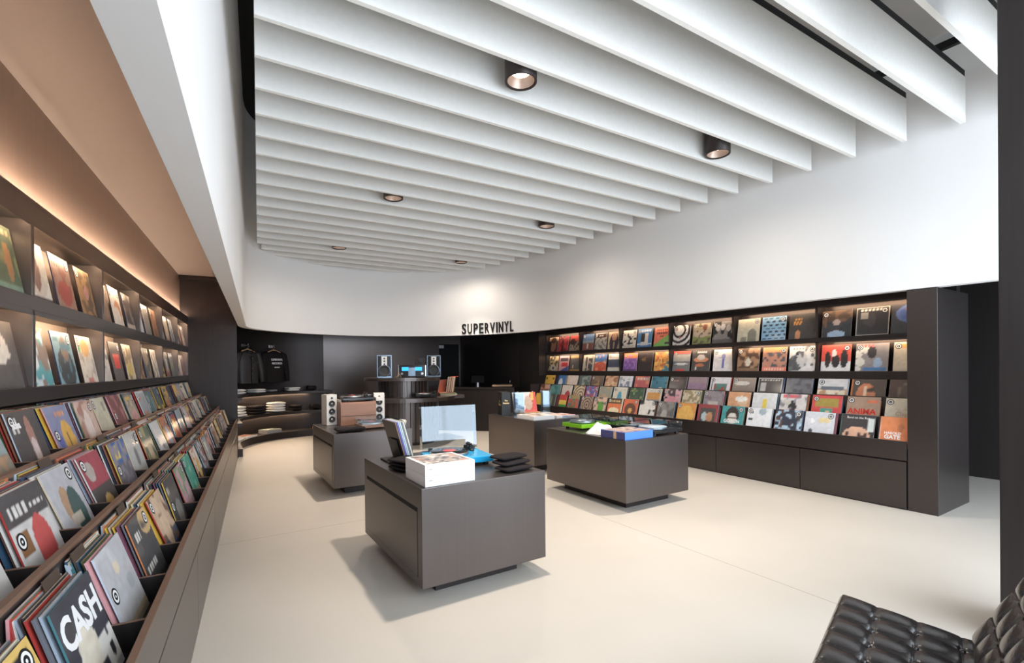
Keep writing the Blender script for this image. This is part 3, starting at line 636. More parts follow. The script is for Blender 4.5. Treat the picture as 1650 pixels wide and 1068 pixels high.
LU2 = {15: ['#5a544e', ('e', .4, .5, .35, .35, '#cfc8bc'), ('n', 8, .55, '#5a524c'), ('r', 0, 0, 1, .35, '#4a4644')], 14: ['#8a7468', ('r', 0, 0, .5, .7, '#c8d4d8'), ('n', 5, .5, '#4aa0a8'), ('r', .05, 0, .2, .4, '#d84a44'), ('n', 7, .66, '#d0d8d8')],
 13: ['#7aa0ac', ('e', .5, .3, .42, .4, '#3a4044'), ('e', .55, .68, .2, .24, '#8a705c'), ('n', 7, .68, '#4a7a8a')], 12: ['#d8d0c0', ('e', .5, .74, .26, .2, '#d8a85c'), ('r', .05, .6, .2, .78, '#2a9a5c'), ('n', 8, .68, '#b8a89c'), ('r', .3, 0, .7, .12, '#c87a70')],
 11: ['#c8c4c0', ('n', 7, .55, '#8a8a90'), ('r', 0, 0, 1, .3, '#c0bcb8')], 10: ['#5f5a58', ('r', .25, .3, .75, .6, '#d8403c'), ('r', .2, .6, .8, .68, '#e0605a')], 9: ['#d0bc98', ('n', 6, .55, '#8a7a5c'), ('e', .5, .3, .3, .2, '#c8b040')],
 8: ['#b08a68', ('n', 6, .55, '#7a5a44')], 7: ['#44585c', ('n', 6, .52, '#8a7a68')], 6: ['#cfc8bc', ('n', 7, .55, '#8a8078')]}
ldesc1 = {15: 'green meadow', 14: 'off-white oval portrait', 13: 'brown and red figure', 12: 'tan and gold', 11: 'plain taupe', 10: 'white with an orange arc', 9: 'charcoal street', 8: 'cobalt and white', 7: 'pale grey', 6: 'rust brown'}
ldesc2 = {15: 'dark with a pale spray', 14: 'cyan and scarlet', 13: 'teal bearded portrait', 12: 'cream patchwork', 11: 'grey skyline', 10: 'charcoal with a red cup', 9: 'sand and olive', 8: 'tan mottled', 7: 'dark teal', 6: 'stone grey'}
for nm, art, ds, z in (('upper shelf', LU1, ldesc1, 1.827), ('lower shelf', LU2, ldesc2, 1.379)):
    for i in range(16):
        ops = art.get(i) or rnd_cover(i*7+len(nm)+int(z*10))
        desc = ds.get(i) or ' and '.join(CN[c] for c in [ops[0]]+[q[-1] for q in ops[1:2]])
        s = SO-BAY/3*(i+.5)+(.012 if i % 3 == 0 else -.012 if i % 3 == 2 else 0)+random.uniform(-.008, .008)
        if i < 3: s = (-.195, -.545, -.90)[i]
        sleeve(ops, '%s record, %s from the partition, %s, glowing wall' % (desc, ORD[i+1], nm), 'record covers on the lit shelves under the glowing wall, %s' % nm, LP(s, -.688, z), FL, .17, i, 24,
               [TL, TR_, None][i % 3], edge='#2c3a5c' if i % 2 else '#3a3434')

# left wall, stepped bins: a front cover and the sleeves filed behind it in every bin
LB = {(0, 18): ('dark white-lettered', ['#d8d4cc', ('r', 0, .45, 1, 1, '#3a3a44'), ('e', .42, .45, .22, .26, '#d8cdb8'), ('r', 0, 0, .7, .24, '#3c3c44'), ('e', .2, .14, .1, .1, '#e0dcd4'), ('e', .86, .22, .06, .08, '#2c2c30'), ('t', .8, .4, .9, .03, '#4a4a50')]),
 (0, 17): ('blank silver', ['#b4b4b8', ('n', 4, .6, '#c0c0c4'), ('e', .5, .72, .1, .08, '#d8c8ac'), ('e', .75, .45, .12, .1, '#a4a6ac'), ('r', 0, 0, 1, .14, '#a8987c')]),
 (0, 16): ('charcoal with slanted white script', ['#4a4a4c', ('e', .8, .85, .3, .2, '#c8a46c'), ('n', 5, .66, '#5c5a58'), ('t', .1, .3, .7, .05, '#d8d4cc'), ('t', .1, .75, .4, .06, '#d8d4cc')]),
 (0, 15): ('beige figure on blue', ['#c8a888', ('r', 0, 0, 1, .35, '#4a5a74'), ('e', .4, .55, .25, .42, '#d4b494'), ('n', 6, .7, '#7a5a44')]), (0, 14): ('black smoke', ['#4a484a', ('e', .6, .3, .26, .25, '#8a8680'), ('t', .1, .8, .3, .06, '#c8c4bc')]),
 (0, 13): ('pink and green', ['#c89aa8', ('n', 6, .52, '#7a9a74'), ('r', 0, 0, 1, .12, '#6a5a5c')]), (0, 12): ('emerald green', ['#2f9a84', ('n', 6, .6, '#7ac0a4'), ('r', 0, 0, 1, .2, '#c8b084')]),
 (1, 17): ('white red-oval', ['#c9c6c4', ('r', 0, .66, 1, 1, '#4a4648'), ('r', .06, .34, .34, .6, '#8a5a2c'), ('e', .62, .34, .22, .34, '#c84644'), ('t', .1, .8, .55, .06, '#d8d4d0'), ('t', .6, .78, .95, .03, '#d8d4d0')]),
 (1, 18): ('white with a small bird', ['#ccc8c4', ('e', .4, .42, .2, .16, '#9ab0a8'), ('e', .6, .52, .12, .14, '#c89a4c'), ('r', 0, 0, 1, .16, '#b09a84')]),
 (1, 16): ('silver tan-green', ['#b4b4ba', ('e', .42, .5, .16, .26, '#b08a68'), ('e', .66, .35, .22, .36, '#3a5a58'), ('r', .35, .22, .68, .36, '#c8bcac'), ('b', .02, '#c4c4ca')]),
 (1, 15): ('crimson over black and gold', ['#4a4444', ('r', 0, .5, 1, 1, '#a83a4c'), ('e', .3, .74, .18, .16, '#b0a49c'), ('e', .55, .15, .2, .18, '#c8a050')]),
 (1, 14): ('blue with a yellow patch', ['#6a6670', ('r', 0, .6, 1, 1, '#3a6aa8'), ('r', .1, .68, .5, .95, '#e8c83c'), ('n', 8, .55, '#8a8490')]), (1, 13): ('silver with a grey mark', ['#b8bab8', ('e', .5, .5, .12, .2, '#7a7c7c'), ('t', .6, .85, .8, .1, '#4a4a4c')]),
 (1, 12): ('green and amber', ['#5a6a5c', ('n', 6, .55, '#a09a6c'), ('e', .5, .4, .2, .2, '#c8b08c')]), (1, 11): ('off-white with grey skyline', ['#cfcfd0', ('nr', 8, .5, .1, .05, .9, .4, '#8a8a90')]),
 (2, 16): ('grey meadow crowd', ['#8a8474', ('r', 0, .5, 1, 1, '#8a9a9c'), ('nr', 9, .5, 0, 0, 1, .45, '#b08a68')]), (2, 15): ('charcoal with a standing figure', ['#4f4a4a', ('e', .6, .5, .12, .42, '#a8786a'), ('e', .6, .4, .1, .2, '#d0c0bc'), ('t', .08, .8, .3, .1, '#d0ccc8')]),
 (2, 17): ('black and red edged', ['#3a3638', ('r', .85, 0, 1, 1, '#c83c2c')]), (2, 14): ('lilac with a yellow creature', ['#8088b0', ('e', .62, .38, .26, .36, '#dca82c'), ('r', .55, 0, .62, .5, '#3a342c'), ('e', .2, .42, .1, .16, '#5a64b8'), ('t', .4, .86, .8, .04, '#d8905c'), ('d', .3, -.1, '#4a443c')]),
 (2, 13): ('pale pink', ['#d0b4a8', ('n', 6, .55, '#b08070'), ('e', .5, .5, .2, .3, '#e0d0c8')]), (2, 12): ('plain cream', ['#c8c4ae', ('t', .7, .8, .82, .1, '#3a3a3a'), ('e', .4, .4, .3, .3, '#bcb8a4')]), (2, 11): ('rose and brown', ['#7a4a4c', ('n', 5, .55, '#b06a70')])}
tn = ['front tier', 'middle tier', 'top tier']
behind_v, behind_f, behind_c = [], [], []
SPM = {}
def spine_mesh(c, e):
    if (c, e) not in SPM:
        vs, fs, col = [], [], []
        box_col(vs, fs, col, -SZ/2, SZ/2, 0, .0055, 0, SZ, Matrix(), lin(c))
        for k in (4, 5, 6, 7): pass
        vs2, fs2, col2 = [], [], []
        box_col(vs, fs, col, -SZ/2+.0005, SZ/2-.0005, .0006, .0049, SZ-.0008, SZ+.0002, Matrix(), lin(e))
        SPM[(c, e)] = col_mesh('record_sleeve', vs, fs, col)
    return SPM[(c, e)]
EDG = ['#d8b894', '#e0cdb4', '#c89a74', '#d8d4cc', '#b88a68', '#8a7464']
for t, (o, zr, zf) in enumerate(TIER):
    for b in range(22):
        s = SO-BAY/3*(b+.5)
        if b == 0 or s < -8.6: continue
        rr = random.Random(t*100+b)
        cov = LB.get((t, b))
        if cov: desc, ops = cov
        else:
            ops = rnd_cover(t*50+b+3); desc = '%s and %s' % (CN[ops[0]], CN[ops[1][-1]])
        ln = rr.uniform(.27, .36); fo = o-.06-rr.uniform(0, .025); ds = rr.uniform(-.012, .012)
        nb = 12
        sl = sleeve(ops, '%s record, front of the %s bin from the partition, %s' % (desc, ORD[b], tn[t]), 'front covers in the stepped bins, %s' % tn[t], LP(s+ds, fo, zf+.001), FL, ln, t*31+b, 40 if b > 14 else 24, None if (t, b) == (0, 18) else [TL, TR_, [(.14, .5)]][b % 3], edge=rr.choice(PAL))
        if (t, b) == (0, 18): lettering('lettering', 'CASH', .125, 'paper', sl, (0, -.001, .19), depth=.0004, bold=.004, width=.29); lettering('lettering', '&', .07, 'paper', sl, (-.09, -.001, .03), depth=.0004, bold=.002)
        if (t, b) == (2, 15): lettering('lettering', 'abba', .045, 'paper', sl, (-.085, -.001, .24), depth=.0004, bold=.002)
        room = (o-.235 if t < 2 else -.80)
        gap = .0125
        for k in range(nb):
            fo2 = fo-gap*(k+1)-rr.uniform(0, .004)
            top = fo2-SZ*math.sin(ln)
            if t < 2 and top < o-.249+.012: ln2 = max(.02, math.asin(max(0, (fo2-(o-.249+.012))/SZ)))
            else: ln2 = ln
            if fo2 < o-.235: break
            c = rr.choice(PAL); e = rr.choice(EDG)
            ds2 = rr.uniform(-.018, .018); dz = rr.uniform(-.0, .006)
            loc = LP(s+ds2, fo2, zf+.001)
            if b >= 13 and k < 5 and b < 20:
                q = link('record_sleeve', spine_mesh(c, e)); q.location = loc; q.rotation_euler = (-ln2, 0, FL)
                tag(q, 'record filed behind the front cover, %s bin from the partition, %s' % (ORD[b], tn[t]), 'record', 'sleeves filed in the %s bin from the end partition, %s' % (ORD[b], tn[t]))
            else:
                m = Matrix.Translation(loc) @ Matrix.Rotation(FL, 4, 'Z') @ Matrix.Rotation(-ln2, 4, 'X')
                box_col(behind_v, behind_f, behind_c, -SZ/2, SZ/2, 0, .0055, 0, SZ, m, lin(c)); box_col(behind_v, behind_f, behind_c, -SZ/2+.0005, SZ/2-.0005, .0006, .0049, SZ-.0008, SZ+.0002, m, lin(e))
        if b in (12, 14, 16, 17, 18, 19) and not (t == 2 and b < 16):
            fo2 = o-.135; tp = min(.3, math.asin(max(0, (.25-.135-.02)/.335)))
            q = MB().box(-.15, 0, 0, .15, .002, .315).box(-.15 if b % 2 else .02, 0, .315, -.03 if b % 2 else .14, .002, .345).build('genre_divider', 'tab')
            q.location = LP(s, fo2, zf+.001); q.rotation_euler = (-tp, 0, FL)
            tag(q, 'dark tabbed divider card among records, %s bin from the partition, %s' % (ORD[b], tn[t]), 'divider card', 'tabbed divider cards in the stepped bins')
# right wall: sleeves filed behind the covers
for t, (o, zr, zf) in enumerate(RT):
    for b in range(18):
        rr = random.Random(900+t*40+b)
        for k in range(2):
            m = Matrix.Translation((RX+o+.042+.011*k, RY-RB/3*(b+.5)+rr.uniform(-.02, .014), zf+.001)) @ Matrix.Rotation(-pi/2, 4, 'Z') @ Matrix.Rotation(-.30, 4, 'X')
            box_col(behind_v, behind_f, behind_c, -SZ/2, SZ/2, 0, .0055, 0, SZ, m, lin(rr.choice(PAL)))
q = link('record_stock', col_mesh('record_stock', behind_v, behind_f, behind_c)); tag(q, 'further record sleeves packed behind the front covers in the stepped bins', 'records', None, 'stuff')

# ================================================================ SHOP SIGN on the white fascia
def drum_at(d0):
    """point on the inner face at arc length d0 measured from the back right of the drum"""
    acc = 0
    P = [p for p in DR if p[0] > 4.2 and p[1] > 6]
    for a, b in zip(P, P[1:]):
        l = math.dist(a, b)
        if acc+l >= d0: f = (d0-acc)/l; return Vector((a[0]+(b[0]-a[0])*f, a[1]+(b[1]-a[1])*f)), (Vector(b)-Vector(a)).normalized()
        acc += l
sg = thing('shop_sign', 'black raised shop name lettering on the curved white fascia above the dark doorway', 'sign', (5.05, 9.3, 2.2))
SIGN_D, SIGN_GAP = .71, .035
ds = SIGN_D
for ch in 'SUPERVINYL':
    wd = {'I': .034, 'L': .085, 'V': .125, 'N': .115, 'Y': .115}.get(ch, .105)
    p, t = drum_at(ds+wd/2)
    o = lettering('letter', ch, .225/.73, 'black', sg, (0, 0, 0), depth=.008, bold=.006, width=wd)
    nin = Vector((t.y, -t.x))
    o.location = (p.x+nin.x*.012-5.05, p.y+nin.y*.012-9.3, .004)
    o.rotation_euler = (pi/2, 0, math.atan2(t.y, t.x))
    ds += wd+SIGN_GAP

# ================================================================ DISPLAY PLINTHS
HT = .715
def plinth(label, x, y, wx, dy, drawer=True):
    t = thing('display_plinth', label, 'display plinth', (x, y, 0), 0, 'dark display plinths on the pale floor')
    MB().box(.15, .15, 0, wx-.15, dy-.15, .10).build('recessed_base', 'dark', t)
    if drawer:
        MB().box(0, 0, .10, wx, dy, HT).build('body', 'bronze', t, .003)
        bx('gap_shade', 'void', t, -.0006, .070, .154, .001, dy-.070, HT-.13)  # black sheet on the face stands in for shade around the drawer
        bx('drawer_front', 'bronze', t, -.003, .0735, .158, 0, dy-.0735, HT-.156, .001)
    else:
        MB().box(0, 0, .10, wx, dy, HT).build('body', 'bronze', t, .003)
    return t
plinth('dark square plinth closest to the camera, with white boxes and a blue turntable', 1.103, 2.783, .93, 1.25)
plinth('dark square plinth with a blue box and white cloth, near the white-fascia record wall', 3.473, 3.413, .941, 1.30, False)
plinth('dark square plinth carrying white speakers and a walnut crate', 1.215, 5.688, .93, 1.25)
plinth('dark square plinth carrying a record easel and a black boxed set', 3.775, 5.41, .94, 1.25, False)

def rbox(name, label, cat, mats, x, y, z, wx, dy, h, rz=0, bev=.003, group=None):
    o = MB().box(0, 0, 0, wx, dy, h).build(name, mats, None, bev); o.location = (x, y, z); o.rotation_euler.z = rz
    return tag(o, label, cat, group)
def art_panel(name, parent, ops, x0, y0, x1, y1, z, seed, n=20):
    """printed top of a box"""
    img = paint(ops, n, seed); vs = []; col = []
    for j in range(n+1):
        for i in range(n+1): vs.append((x0+(x1-x0)*i/n, y0+(y1-y0)*j/n, z)); col.append(img[j, i])
    fs = [(j*(n+1)+i, j*(n+1)+i+1, (j+1)*(n+1)+i+1, (j+1)*(n+1)+i) for j in range(n) for i in range(n)]
    return link(name, col_mesh(name, vs, fs, col), parent)
def garment(name, label, mat, x, y, z, wx, dy, layers, lh, rz=0, seed=1, group=None, skew=.01):
    """folded garments: each a soft rounded slab with a fold, stacked; one thing each"""
    out = []
    for k in range(layers):
        r = random.Random(seed*10+k)
        mb = MB(); nx, ny = 14, 8; h = lh; a, b = wx/2, dy/2
        vs = []; fs = []
        ring = [(0, 0), (.10, -.02), (.42, .02), (.80, .18), (.97, .42), (1, .62), (.95, .85), (.80, .97), (.4, 1.02), (0, 1.04)]
        m = 28
        ph = r.random()*6
        for (f, zz) in ring:
            for i in range(m):
                t = 2*pi*i/m; c, s_ = math.cos(t), math.sin(t); e = .28
                X = a*f*math.copysign(abs(c)**e, c); Y = b*f*math.copysign(abs(s_)**e, s_)
                vs.append((X*(1+.012*math.sin(3*t+ph)), Y*(1+.015*math.sin(4*t+ph)), h*zz+h*.12*math.sin(X/a*2+ph)*math.sin(Y/b*2+ph*2)*(zz if zz > 0 else 0)))
        for j in range(len(ring)-1):
            fs += [(j*m+i, j*m+(i+1) % m, (j+1)*m+(i+1) % m, (j+1)*m+i) for i in range(m)]
        mb.add(vs, fs, 0, True)
        o = mb.build(name, mat); o.location = (x+r.uniform(-skew, skew), y+r.uniform(-skew, skew), z+k*lh*1.02+.001); o.rotation_euler.z = rz+r.uniform(-.06, .06)
        tag(o, label if layers == 1 else '%s, %s from the bottom' % (label, ORD[k+1]), 'folded clothing', group or None); out.append(o)
    return out
def hollow_lid(mb, x0, y0, z0, x1, y1, z1, t=.004, mat=None):
    mb.box(x0, y0, z1-t, x1, y1, z1, mat=mat)
    for a in ((x0, y0, x1, y0+t), (x0, y1-t, x1, y1), (x0, y0+t, x0+t, y1-t), (x1-t, y0+t, x1, y1-t)): mb.box(a[0], a[1], z0, a[2], a[3], z1-t, mat=mat)
    return mb
def turntable(label, mat, x, y, z, wx=.44, dy=.34, rz=0, lid='closed', disc='vinyl', th=.045, mirror=False):
    t = thing('turntable', label, 'turntable', (x, y, z), rz)
    f = .022
    MB().box(-wx/2, -dy/2, f, wx/2, dy/2, f+th).build('base', mat, t, .004)
    for sx in (-1, 1):
        for sy in (-1, 1): MB().cyl(.022, 0, f, 16).build('foot', 'black', t).location = (sx*(wx/2-.045), sy*(dy/2-.045), 0)
    px = -.055
    zt = f+th
    MB().lathe([(.148, zt+.004), (.150, zt+.008), (.150, zt+.022), (.142, zt+.026), (0, zt+.026)], 48).build('platter', 'steel', t).location = (px, 0, 0)
    r = MB().lathe([(.147, zt+.027), (.147, zt+.030), (0, zt+.030)], 48).build('record', disc, t); r.location = (px, 0, 0)
    rl = MB().cyl(.05, zt+.030, zt+.0306, 24).build('record_label', 'red' if disc == 'vinyl' else 'paper', r)
    MB().cyl(.003, zt+.03, zt+.042, 8).build('spindle', 'chrome', t).location = (px, 0, 0)
    a = MB().cyl(.028, zt, zt+.03, 20, mat=T(.155, .10, 0)).cyl(.016, zt+.03, zt+.055, 16, mat=T(.155, .10, 0)).build('arm_base', 'black', t)
    MB().tube([(.155, .145, zt+.048), (.155, .10, zt+.05), (.150, 0, zt+.046), (.12, -.075, zt+.04), (.095, -.10, zt+.037)], .0045, 8).box(.078, -.125, zt+.031, .102, -.09, zt+.043).build('tonearm', 'black', t)
    MB().cyl(.014, -.022, .022, 16, mat=T(.155, .15, zt+.048, pi/2)).build('counterweight', 'black', t)
    if lid == 'closed':
        hollow_lid(MB(), -wx/2, -dy/2, zt, wx/2, dy/2, zt+.075).build('dust_cover', 'clear', t, .002)
    elif lid == 'open':
        hollow_lid(MB(), -wx/2, -.0, 0, wx/2, .36, .07, .0045, mat=T(0, dy/2+.012, zt, 1.50)).build('dust_cover', 'clear', t, .002)
        for sx in (-1, 1): MB().box(sx*.15-.015, dy/2-.02, zt-.01, sx*.15+.015, dy/2+.01, zt+.03).build('hinge', 'black', t, .003)
    return t

# ---- nearest plinth: white boxed sets, blue turntable, leaning records, tees
for k in range(2):
    t = thing('record_box_set', 'thick white record box set, %s of the two stacked on the closest plinth' % ('lower' if k == 0 else 'upper'), 'box set', (1.135, 2.80, HT+.001+.069*k))
    bx('case', 'paper', t, 0, 0, 0, .345, .345, .068, .002)
    lettering('lettering', 'NOW' if 0 else 'one', .016, 'cloth_g', t, (.035, -.001, .035), depth=.0004)
    if k == 1: art_panel('cover_print', t, ['#b09c8c', ('n', 9, .5, '#5c5458'), ('n', 10, .66, '#e0d8cc'), ('n', 7, .72, '#c09080')], .022, .022, .323, .323, .0684, 11)
turntable('bright blue turntable with its clear cover raised, on the closest plinth', 'blue', 1.645, 3.42, HT+.001, .46, .40, -.12, 'open')
LX, LY = 1.355, 3.78
st = thing('record_stand', 'black stand holding leaning records beside the raised clear cover', 'record stand', (LX, LY, HT+.001), 0)
bx('base_plate', 'black', st, -.16, -.12, 0, .06, .12, .012, .003)
MB().box(-.006, -.10, 0, 0, .10, .17, mat=T(-.052, 0, .012, 0, -.27)).build('back_rest', 'black', st)
bx('lip', 'black', st, .052, -.12, .012, .06, .12, .03)
cols = [('matt black', '#3a322e', '#8a6a58'), ('indigo edged', '#3a3a8a', '#6a6ac0'), ('silver edged', '#8a98b0', '#c0d0e0'), ('pale blue edged', '#a8c0d8', '#d8e4ec'), ('charcoal', '#3c3c40', '#8a8a80'), ('off-white edged', '#c8ccc4', '#e0e4dc')]
for k, (nmn, c, e) in enumerate(cols):
    vs, fs, col = [], [], []
    box_col(vs, fs, col, -SZ/2, SZ/2, 0, .009, 0, SZ, Matrix(), lin(c)); box_col(vs, fs, col, -SZ/2+.0005, SZ/2-.0003, .001, .008, SZ-.001, SZ+.0004, Matrix(), lin(e)); box_col(vs, fs, col, SZ/2-.001, SZ/2+.0004, .001, .008, .001, SZ-.001, Matrix(), lin(e))
    o = link('record_sleeve', col_mesh('record_sleeve', vs, fs, col))
    # local x runs towards the camera (-y), local y across the stack (+x); tops lean to -x on the rest
    o.matrix_world = Matrix.Translation((LX-.046+.0125*k, LY, HT+.0165)) @ Matrix.Rotation(-pi/2, 4, 'Z') @ Matrix.Rotation(.27, 4, 'X')
    tag(o, '%s record leaning in the black stand, %s from the crate side' % (nmn, ORD[k+1]), 'record', 'records leaning in the black stand')
garment('folded_tshirt', 'black folded tee beside the white box sets', 'cloth_k', 1.245, 3.40, HT, .20, .24, 3, .026, .3, 5, 'black tees folded beside the white box sets')
gx = garment('folded_tshirt', 'black folded tee fanned at the corner of the closest plinth', 'cloth_k', 1.86, 3.0, HT, .26, .17, 3, .030, .15, 8, 'black tees fanned at the plinth corner')
for k, o in enumerate(gx): o.location.x = 1.865+.012*k; o.location.y = 2.93+.055*k; o.rotation_euler.z = .12+.02*k; o.location.z = HT+.001+k*.0306
# ---- plinth with speakers
def cabinet_speaker(label, x, y, h, mat, w_, d_, rz, cones, group):
    t = thing('loudspeaker', label, 'loudspeaker', (x, y, HT+.001), rz, group)
    bx('cabinet', mat, t, -w_/2, -d_/2, 0, w_/2, d_/2, h, .004)
    for (zc, rc) in cones:
        c = MB().lathe([(rc, .0), (rc, .006), (rc*.88, .008), (rc*.80, .003), (rc*.35, -.004), (rc*.3, .004), (0, .008)], 28, mat=T(0, -d_/2-.0005, zc, pi/2)).build('driver', 'rubber', t)
        MB().lathe([(rc*.34, .002), (rc*.2, .007), (0, .009)], 16, mat=T(0, -d_/2-.001, zc, pi/2)).build('dust_cap', 'steel', c)
    return t
cn = [(.075, .042), (.178, .042), (.281, .042), (.355, .013)]
cabinet_speaker('slim white three-cone speaker at the outer end of the walnut crate', 1.385, 6.72, .402, 'cream', .14, .16, .22, cn, 'white speakers flanking the walnut crate')
cabinet_speaker('slim white three-cone speaker beside the black-slatted round counter', 2.03, 6.66, .402, 'cream', .14, .16, -.22, cn, 'white speakers flanking the walnut crate')
t = thing('record_crate', 'walnut record crate between the two white speakers', 'crate', (1.475, 6.47, HT+.001), .0)
MB().box(0, 0, 0, .46, .018, .285).build('front_board', 'walnut', t, .003)
bx('groove_shade', 'dark', t, .0, -.0012, .118, .46, .001, .124)  # dark strip laid on the board in place of a groove's shade
bx('back_board', 'walnut', t, 0, .322, 0, .46, .34, .30, .003)
bx('side_board', 'walnut', t, 0, .018, 0, .018, .322, .30, .003); bx('side_board', 'walnut', t, .442, .018, 0, .46, .322, .30, .003)
bx('top_board', 'walnut', t, .018, .018, .285, .442, .322, .30)
o = rbox('cardboard_mailer', 'pale green and cream card standing in the end of the walnut crate', 'card', 'cream', 1.482, 6.50, 1.017, .006, .26, .035)
turntable('black turntable with red record label on top of the walnut crate', 'vinyl', 1.72, 6.65, 1.018, .42, .30, .0, None, 'vinyl', .03)
o = rbox('small_white_box', 'small white box with a dark hole, on the crate beside the black turntable', 'box', 'cream', 1.945, 6.50, 1.017, .09, .09, .05)
garment('folded_cloth', 'dark folded cloth on the speaker plinth', 'cloth_k', 1.43, 5.83, HT, .33, .20, 1, .055, .05, 3)
turntable('walnut turntable under a low clear cover on the speaker plinth', 'walnut', 1.80, 6.03, HT+.001, .44, .34, .0, 'closed', 'vinyl', .03)
t = thing('record_brush', 'small cream paper cone lying at the edge of the speaker plinth', 'cone', (2.06, 5.83, HT+.001))
MB().lathe([(.055, 0), (.056, .004), (.02, .075), (0, .08)], 24, mat=T(0, 0, .05, 0, pi/2*.8, .5)).build('body', 'cream', t)
# ---- plinth with blue box
turntable('lime green turntable under a clear cover beside the white cloth', 'green', 3.86, 4.44, HT+.001, .44, .36, 0, 'closed', 'steel')
turntable('dark turntable under a clear cover behind the white cloth', 'vinyl', 4.18, 4.05, HT+.001, .40, .34, 1.57, 'closed', 'vinyl', .03)
turntable('black turntable with a white record under a clear cover, behind the blue box', 'black', 4.16, 3.63, HT+.001, .44, .34, .0, 'closed', 'paper', .03)
t = thing('box_set', 'royal blue box set with a navy side at the plinth corner', 'box set', (3.49, 3.435, HT+.001))
MB().box(0, 0, 0, .40, .35, .078).build('case', 'royal', t, .002)
bx('side_wrap', 'navy', t, -.0015, .004, .002, -.0002, .346, .076); bx('side_label', 'kraft', t, -.0022, .12, .002, -.0016, .16, .076)
art_panel('cover_print', t, ['#c8a898', ('n', 7, .5, '#8a6a78'), ('n', 9, .65, '#e0d0c4'), ('b', .04, '#4a6ac0')], .004, .004, .396, .346, .0785, 5)
# crumpled white cloth: a soft mound with peaks
def crumple(name, label, mat, x, y, z, a, b, peaks, seed):
    r = np.random.RandomState(seed); n = 40; mb = MB(); N1 = noise(n, 5, seed); N2 = noise(n, 11, seed+1); vs = []; fs = []
    for j in range(n+1):
        for i in range(n+1):
            u, q = i/n*2-1, j/n*2-1
            uu = u*math.sqrt(1-q*q/2); vv = q*math.sqrt(1-u*u/2); e = math.hypot(uu, vv)
            h = (1-e**3)*(.035+.04*N1[j, i]+.022*N2[j, i])
            for (px, py, ph, pr) in peaks: h += ph*math.exp(-((uu-px)**2+(vv-py)**2)/pr**2)*(1-e**4)
            wob = 1+.12*(N1[j, i]-.5)
            vs.append((a*uu*wob, b*vv*wob, max(.001, h)))
    fs = [(j*(n+1)+i, j*(n+1)+i+1, (j+1)*(n+1)+i+1, (j+1)*(n+1)+i) for j in range(n) for i in range(n)]
    mb.add(vs, fs, 0, True)
    k = len(vs); rim = [i for i in range(n+1)]+[j*(n+1)+n for j in range(1, n+1)]+[n*(n+1)+i for i in range(n-1, -1, -1)]+[j*(n+1) for j in range(n-1, 0, -1)]
    mb.f.append(tuple(rim[::-1])); mb.mi.append(0); mb.sm.append(False)
    o = mb.build(name, mat); o.location = (x, y, z); return tag(o, label, 'cloth')
o = crumple('white_cloth', 'crumpled white cloth heaped between the green turntable and the blue box', 'cloth_w', 3.70, 3.99, HT+.001, .20, .15, [(-.05, .35, .04, .3), (.55, .2, .045, .3), (-.45, -.3, .02, .35), (.2, -.4, .02, .3)], 4)
t = thing('headphones', 'black headphones lying by the far edge of the blue box plinth', 'headphones', (4.05, 4.42, HT+.001))
for sx in (-1, 1): MB().lathe([(.045, 0), (.05, .01), (.045, .035), (0, .04)], 20, mat=T(sx*.08, 0, .045, 0, sx*pi/2*.8)).build('ear_cup', 'black', t)
MB().tube([(.085*math.cos(a), .0+.09*math.sin(a), .05+.03*math.sin(a)) for a in [pi*i/12 for i in range(13)]], .008, 8).build('headband', 'black', t)
# ---- plinth with easel
t = thing('box_set', 'tall black box set with gold lettering on the easel plinth', 'box set', (3.80, 6.30, HT+.001), -.35)
bx('case', 'black', t, 0, 0, 0, .14, .30, .355, .003)
o = lettering('lettering', 'The', .045, 'gold', t, (-.0015, .15, .20), (pi/2, 0, -pi/2), .0006, .001); o = lettering('lettering', 'Beatles', .06, 'gold', t, (-.0015, .15, .145), (pi/2, 0, -pi/2), .0006, .001)
o = lettering('lettering', 'The', .03, 'gold', t, (.07, -.0015, .22), (pi/2, 0, 0), .0006, .001); o = lettering('lettering', 'Beatles', .033, 'gold', t, (.07, -.0015, .18), (pi/2, 0, 0), .0006, .001)
def acr(label, x, y, w_, d_, h, rz=0):
    t = thing('clear_stand', label, 'display stand', (x, y, HT+.001), rz)
    hollow_lid(MB(), 0, 0, 0, w_, d_, h, .005).build('shell', 'clear', t)
    bx('insert', 'bluecard', t, .012, .012, .09, w_-.012, d_-.012, h-.02)
    return t
acr('clear stand with a silvery blue print beside the black box set', 3.965, 6.17, .15, .10, .355, -.2)
acr('clear stand with a silvery blue print beside the record easel, by the bins', 4.60, 6.33, .13, .10, .355, -.2)
t = thing('record_easel', 'pale wooden easel holding a red record on the plinth', 'easel', (4.26, 6.26, HT+.001), -.12)
for sx in (-1, 1): MB().tube([(sx*.155, .02, .01), (sx*.13, .10, .35)], .011, 8).build('leg', 'wood', t)
bx('ledge', 'wood', t, -.19, -.05, .018, .19, .03, .036, .003); MB().tube([(0, .24, .0), (0, .09, .30)], .009, 8).build('rear_leg', 'wood', t)
bx('foot', 'wood', t, -.19, -.06, 0, -.165, .12, .018); bx('foot', 'wood', t, .165, -.06, 0, .19, .12, .018)
sleeve(['#e0d8d0', ('d', 2.4, -.7, '#d8433c'), ('e', .55, .45, .22, .36, '#c8a890'), ('r', .7, .6, .88, .98, '#e8b040'), ('r', .82, 0, .95, .5, '#d8433c'), ('r', .3, .0, .9, .1, '#e05a50')], 'red and cream portrait record propped on the wooden easel', None, (4.25, 6.235, HT+.038), -.12, .24, 3, 26)
sleeve(['#c4c6cc', ('g', '#d4d6da')], 'silver record tucked behind the red one on the wooden easel', None, (4.17, 6.262, HT+.038), -.12, .24, 4, 8)
